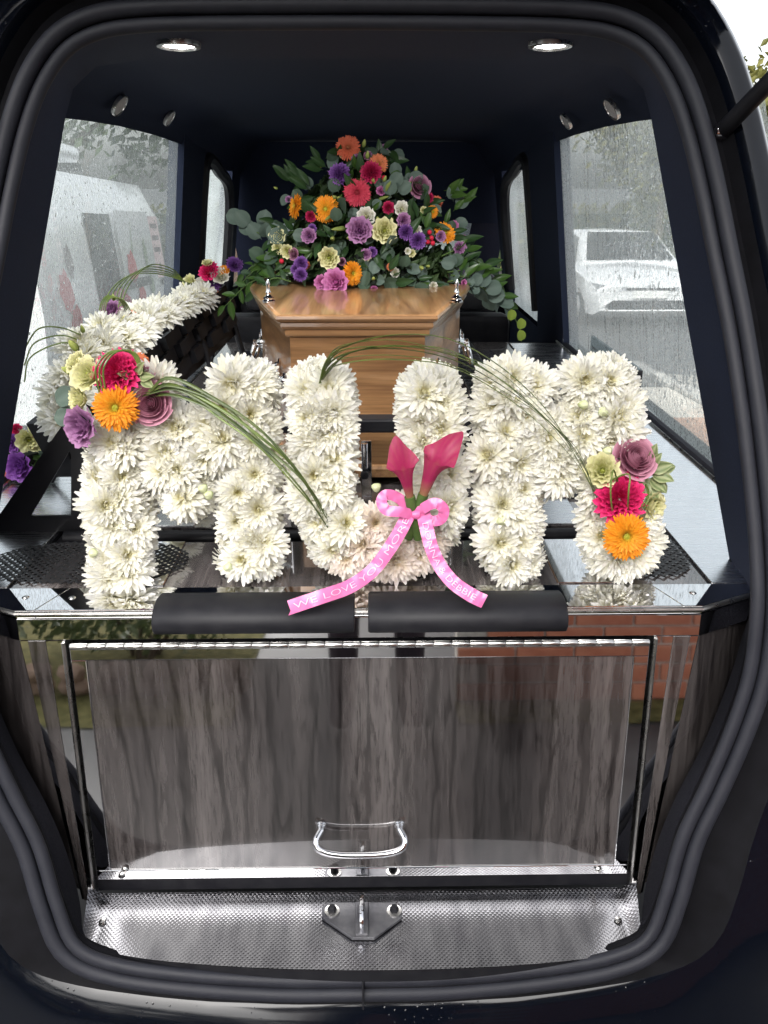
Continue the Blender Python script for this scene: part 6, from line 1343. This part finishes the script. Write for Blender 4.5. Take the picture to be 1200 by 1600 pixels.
def vgrid(name, l0, l1, h0, h1, mat, e, slant=0.0):
    mb = MB(); mb.grid([[MV @ Vector((vx(lerp(h0, h1, j/8))+e, l, lerp(h0, h1, j/8))) for l in (l0, l1-slant*j/8)] for j in range(9)]); return mb.build(name, mat, van)
vgrid('door_opening', 0.95, 1.55, 0.45, 1.5, pmat('van_interior', (0.03, 0.032, 0.035), 0.8), 0.003)
vgrid('load_rail', 1.55, 2.3, 0.95, 1.02, plas, 0.036)
vgrid('sliding_door', 1.58, 2.55, 0.35, 1.53, white_paint, 0.03)
vgrid('cab_window', 3.0, 3.74, 1.02, 1.44, dark_glass, 0.006, 0.5)
panel('windscreen', [(-0.72, 3.93, 1.13), (0.72, 3.93, 1.13), (0.64, 3.2, 1.70), (-0.64, 3.2, 1.70)], dark_glass, van, MV)
for l in (2.75, 3.1): vpan('door_pull', [(l, 0.92), (l+0.16, 0.92), (l+0.16, 0.97), (l, 0.97)], plas, van, 0.008)
redp = petal_mat('poppy_print', (0.62, 0.06, 0.07), (0.5, 0.04, 0.05), 0.0); grp = pmat('leaf_print', (0.16, 0.22, 0.12), 0.6); pkp = pmat('pale_pink_print', (0.72, 0.52, 0.52), 0.5); dkp = pmat('dark_print', (0.15, 0.10, 0.11), 0.6)
rn = random.Random(8)
def blob(l, h, rl, rh, mat, name, e=0.006):
    n = 14; vpan(name, [(l+rl*cos(2*pi*k/n)*(1+0.18*sin(3*k)), h+rh*sin(2*pi*k/n)*(1+0.18*cos(2.3*k))) for k in range(n)], mat, van, e)
for l, h, a, b in ((0.35, 1.02, 0.11, 0.13), (0.45, 0.82, 0.10, 0.11), (0.62, 0.62, 0.1, 0.1), (1.8, 1.1, 0.12, 0.13), (1.95, 0.86, 0.11, 0.10), (2.1, 0.66, 0.1, 0.1)): blob(l, h, a, b, redp, 'poppy_print', 0.036 if 1.58 < l < 2.55 else 0.006)
for l, h, a, b in ((0.5, 1.2, 0.07, 0.1), (2.25, 1.2, 0.05, 0.12), (2.3, 0.95, 0.06, 0.1)): blob(l, h, a, b, dkp if l < 1 else grp, 'leaf_print', 0.036 if 1.58 < l < 2.55 else 0.006)
for l0, h0, l1, h1 in ((0.4, 0.45, 0.36, 0.9), (0.55, 0.42, 0.46, 0.75), (1.9, 0.45, 1.82, 1.0), (2.05, 0.45, 2.3, 1.25), (1.85, 1.2, 1.95, 1.45)):
    e = 0.035 if l0 > 1.5 else 0.005; vpan('stem_print', [(l0, h0), (l0+0.03, h0), (l1+0.02, h1), (l1, h1)], grp, van, e)
vpan('sign_print', [(2.62, 0.98), (2.96, 0.98), (2.96, 1.5), (2.62, 1.5)], pkp, van, 0.006)
for k in range(3): vpan('sign_line', [(2.67, 1.40-k*0.1), (2.90, 1.40-k*0.1), (2.90, 1.44-k*0.1), (2.67, 1.44-k*0.1)], dkp, van, 0.009)
blob(2.79, 1.06, 0.05, 0.05, dkp, 'sign_emblem', 0.009)
mb = MB(); mb.tube([MV @ Vector(p) for p in ((0.55, -0.1, 1.93), (0.55, 1.9, 1.93))], 0.075, 14); mb.build('roof_tube', white_paint, van, smooth=True)
mb = MB()
for l in (0.2, 1.5): mb.box((-0.75, l-0.02, 1.79), (0.75, l+0.02, 1.85))
mb.v = [tuple(MV @ Vector(v)) for v in mb.v]; mb.build('roof_bars', plas, van)
wheels(van, MV @ Matrix.Translation((0, 0, -0.12)), ((0.85, 0.85), (-0.85, 0.85), (0.85, 3.95), (-0.85, 3.95)), 0.33, 0.22)
for k, (l, h, me, nm) in enumerate(((1.15, 0.80, C_PK, 'carnation'), (1.3, 0.68, G_OR, 'gerbera'), (1.12, 0.66, L_CR, 'lisianthus'), (1.35, 0.86, C_RD, 'carnation'), (1.22, 0.56, L_PK, 'lisianthus'))):
    put(nm, me, MV @ Vector((0.985, l, h)), (1, -0.3, 0.3), 0.09, van)

# ================================================================== THE PHOTOGRAPHER (mirrored in the steel, behind the lens)
ph_t = thing('person', 'person in a dark coat and trousers photographing the hearse, mirrored in the polished steel', 'person', (0.03, -0.42, 0))
coat = noisy(pmat('dark_wool', (0.02, 0.012, 0.016), 0.9), (1, 1, 1), (0.014, 0.009, 0.012), (0.034, 0.02, 0.026), 120, 3)
skin_m = pmat('skin', (0.55, 0.34, 0.25), 0.5); hair_m = pmat('dark_hair', (0.03, 0.02, 0.014), 0.5); shoe_m = pmat('black_leather', (0.01, 0.01, 0.01), 0.35)
def skinned(name, verts, edges, mat, parent, sub=2, root=0):
    me = bpy.data.meshes.new(name); me.from_pydata([v[:3] for v in verts], edges, []); o = bpy.data.objects.new(name, me); COL.objects.link(o)
    bpy.context.view_layer.objects.active = o
    sm = o.modifiers.new('skin', 'SKIN'); sm.use_smooth_shade = True
    for i, v in enumerate(verts):
        d = me.skin_vertices[0].data[i]; d.radius = (v[3], v[4] if len(v) > 4 else v[3]); d.use_root = (i == root)
    o.modifiers.new('sub', 'SUBSURF').levels = sub; o.modifiers['sub'].render_levels = sub
    dg = bpy.context.evaluated_depsgraph_get(); m2_ = bpy.data.meshes.new_from_object(o.evaluated_get(dg)); bpy.data.objects.remove(o)
    m2_.materials.clear(); m2_.materials.append(mat); m2_.polygons.foreach_set('use_smooth', [True]*len(m2_.polygons))
    r = bpy.data.objects.new(name, m2_); COL.objects.link(r); adopt(r, parent); return r
X0, Y0 = 0.03, -0.42
V = [(X0, Y0, 0.95, 0.155, 0.11), (X0, Y0+0.01, 1.15, 0.145, 0.105), (X0, Y0, 1.36, 0.16, 0.105), (X0, Y0-0.01, 1.47, 0.075, 0.07), (X0, Y0+0.01, 1.55, 0.055)]
E = [(0, 1), (1, 2), (2, 3), (3, 4)]
for s in (1, -1):
    b = len(V)
    V += [(X0+s*0.10, Y0, 0.86, 0.095), (X0+s*0.115, Y0+0.02, 0.50, 0.066), (X0+s*0.12, Y0-0.01, 0.10, 0.050), (X0+s*0.13, Y0+0.10, 0.045, 0.042)]
    E += [(0, b), (b, b+1), (b+1, b+2), (b+2, b+3)]
    c = len(V)
    V += [(X0+s*0.19, Y0, 1.40, 0.062), (X0+s*0.25, Y0+0.06, 1.17, 0.05), (X0+s*0.12, Y0+0.28, 1.40, 0.036), (X0+s*0.085, Y0+0.335, 1.46, 0.028)]
    E += [(2, c), (c, c+1), (c+1, c+2), (c+2, c+3)]
skinned('body', V, E, coat, ph_t)
hd_ = skinned('head', [(X0, Y0+0.01, 1.56, 0.05), (X0, Y0+0.02, 1.62, 0.062, 0.075), (X0, Y0+0.01, 1.69, 0.072, 0.09), (X0, Y0, 1.76, 0.05, 0.06)], [(0, 1), (1, 2), (2, 3)], skin_m, ph_t, root=1)
skinned('nose', [(X0, Y0+0.095, 1.68, 0.008), (X0, Y0+0.118, 1.655, 0.011)], [(0, 1)], skin_m, hd_, 1)
for s in (1, -1):
    skinned('ear', [(X0+s*0.072, Y0, 1.69, 0.010), (X0+s*0.082, Y0-0.005, 1.665, 0.013), (X0+s*0.075, Y0, 1.64, 0.008)], [(0, 1), (1, 2)], skin_m, hd_, 1)
    mb = MB(); mb.lathe([(0.0005, 0.011), (0.008, 0.007), (0.011, 0.0), (0.008, -0.007), (0.0005, -0.011)], (X0+s*0.03, Y0+0.082, 1.69), axis='y', seg=10); mb.build('eye', pmat('eye', (0.5, 0.48, 0.46), 0.2), hd_, smooth=True)
mb = MB(); mb.tube([(X0-0.024, Y0+0.092, 1.625), (X0, Y0+0.098, 1.623), (X0+0.024, Y0+0.092, 1.625)], [0.003, 0.006, 0.003], 8); mb.build('mouth', pmat('lips', (0.4, 0.16, 0.14), 0.5), hd_, smooth=True)
skinned('hair', [(X0, Y0-0.03, 1.62, 0.06), (X0, Y0-0.035, 1.70, 0.082, 0.08), (X0, Y0-0.01, 1.775, 0.068, 0.08)], [(0, 1), (1, 2)], hair_m, hd_, root=1)
for s in (1, -1):
    w0 = Vector((X0+s*0.085, Y0+0.335, 1.46)); V = [(w0.x, w0.y, w0.z, 0.024, 0.018), (w0.x-s*0.008, w0.y+0.03, w0.z+0.035, 0.032, 0.015), (w0.x-s*0.012, w0.y+0.045, w0.z+0.065, 0.034, 0.014)]; E = [(0, 1), (1, 2)]
    for k, (L_, dz) in enumerate(((0.9, 0.024), (1.0, 0.008), (0.95, -0.008), (0.75, -0.024))):
        b = len(V); bx = V[2]; V += [(bx[0]-s*0.005, bx[1]+0.008, bx[2]+0.01+dz, 0.009), (bx[0]-s*0.028*L_, bx[1]+0.016, bx[2]+0.022+dz, 0.0085), (bx[0]-s*0.05*L_, bx[1]+0.004, bx[2]+0.022+dz, 0.0075)]; E += [(2, b), (b, b+1), (b+1, b+2)]
    b = len(V); V += [(w0.x-s*0.025, w0.y+0.012, w0.z+0.05, 0.011), (w0.x-s*0.045, w0.y+0.008, w0.z+0.068, 0.009)]; E += [(1, b), (b, b+1)]
    skinned('hand', V, E, skin_m, ph_t, 2)
mb = MB(); mb.box((-0.019, -0.034, 1.483), (0.059, -0.026, 1.638)); o = mb.build('phone', plas, None, bevel=0.003); tag(o, 'black phone held up by the person photographing the hearse', 'phone')
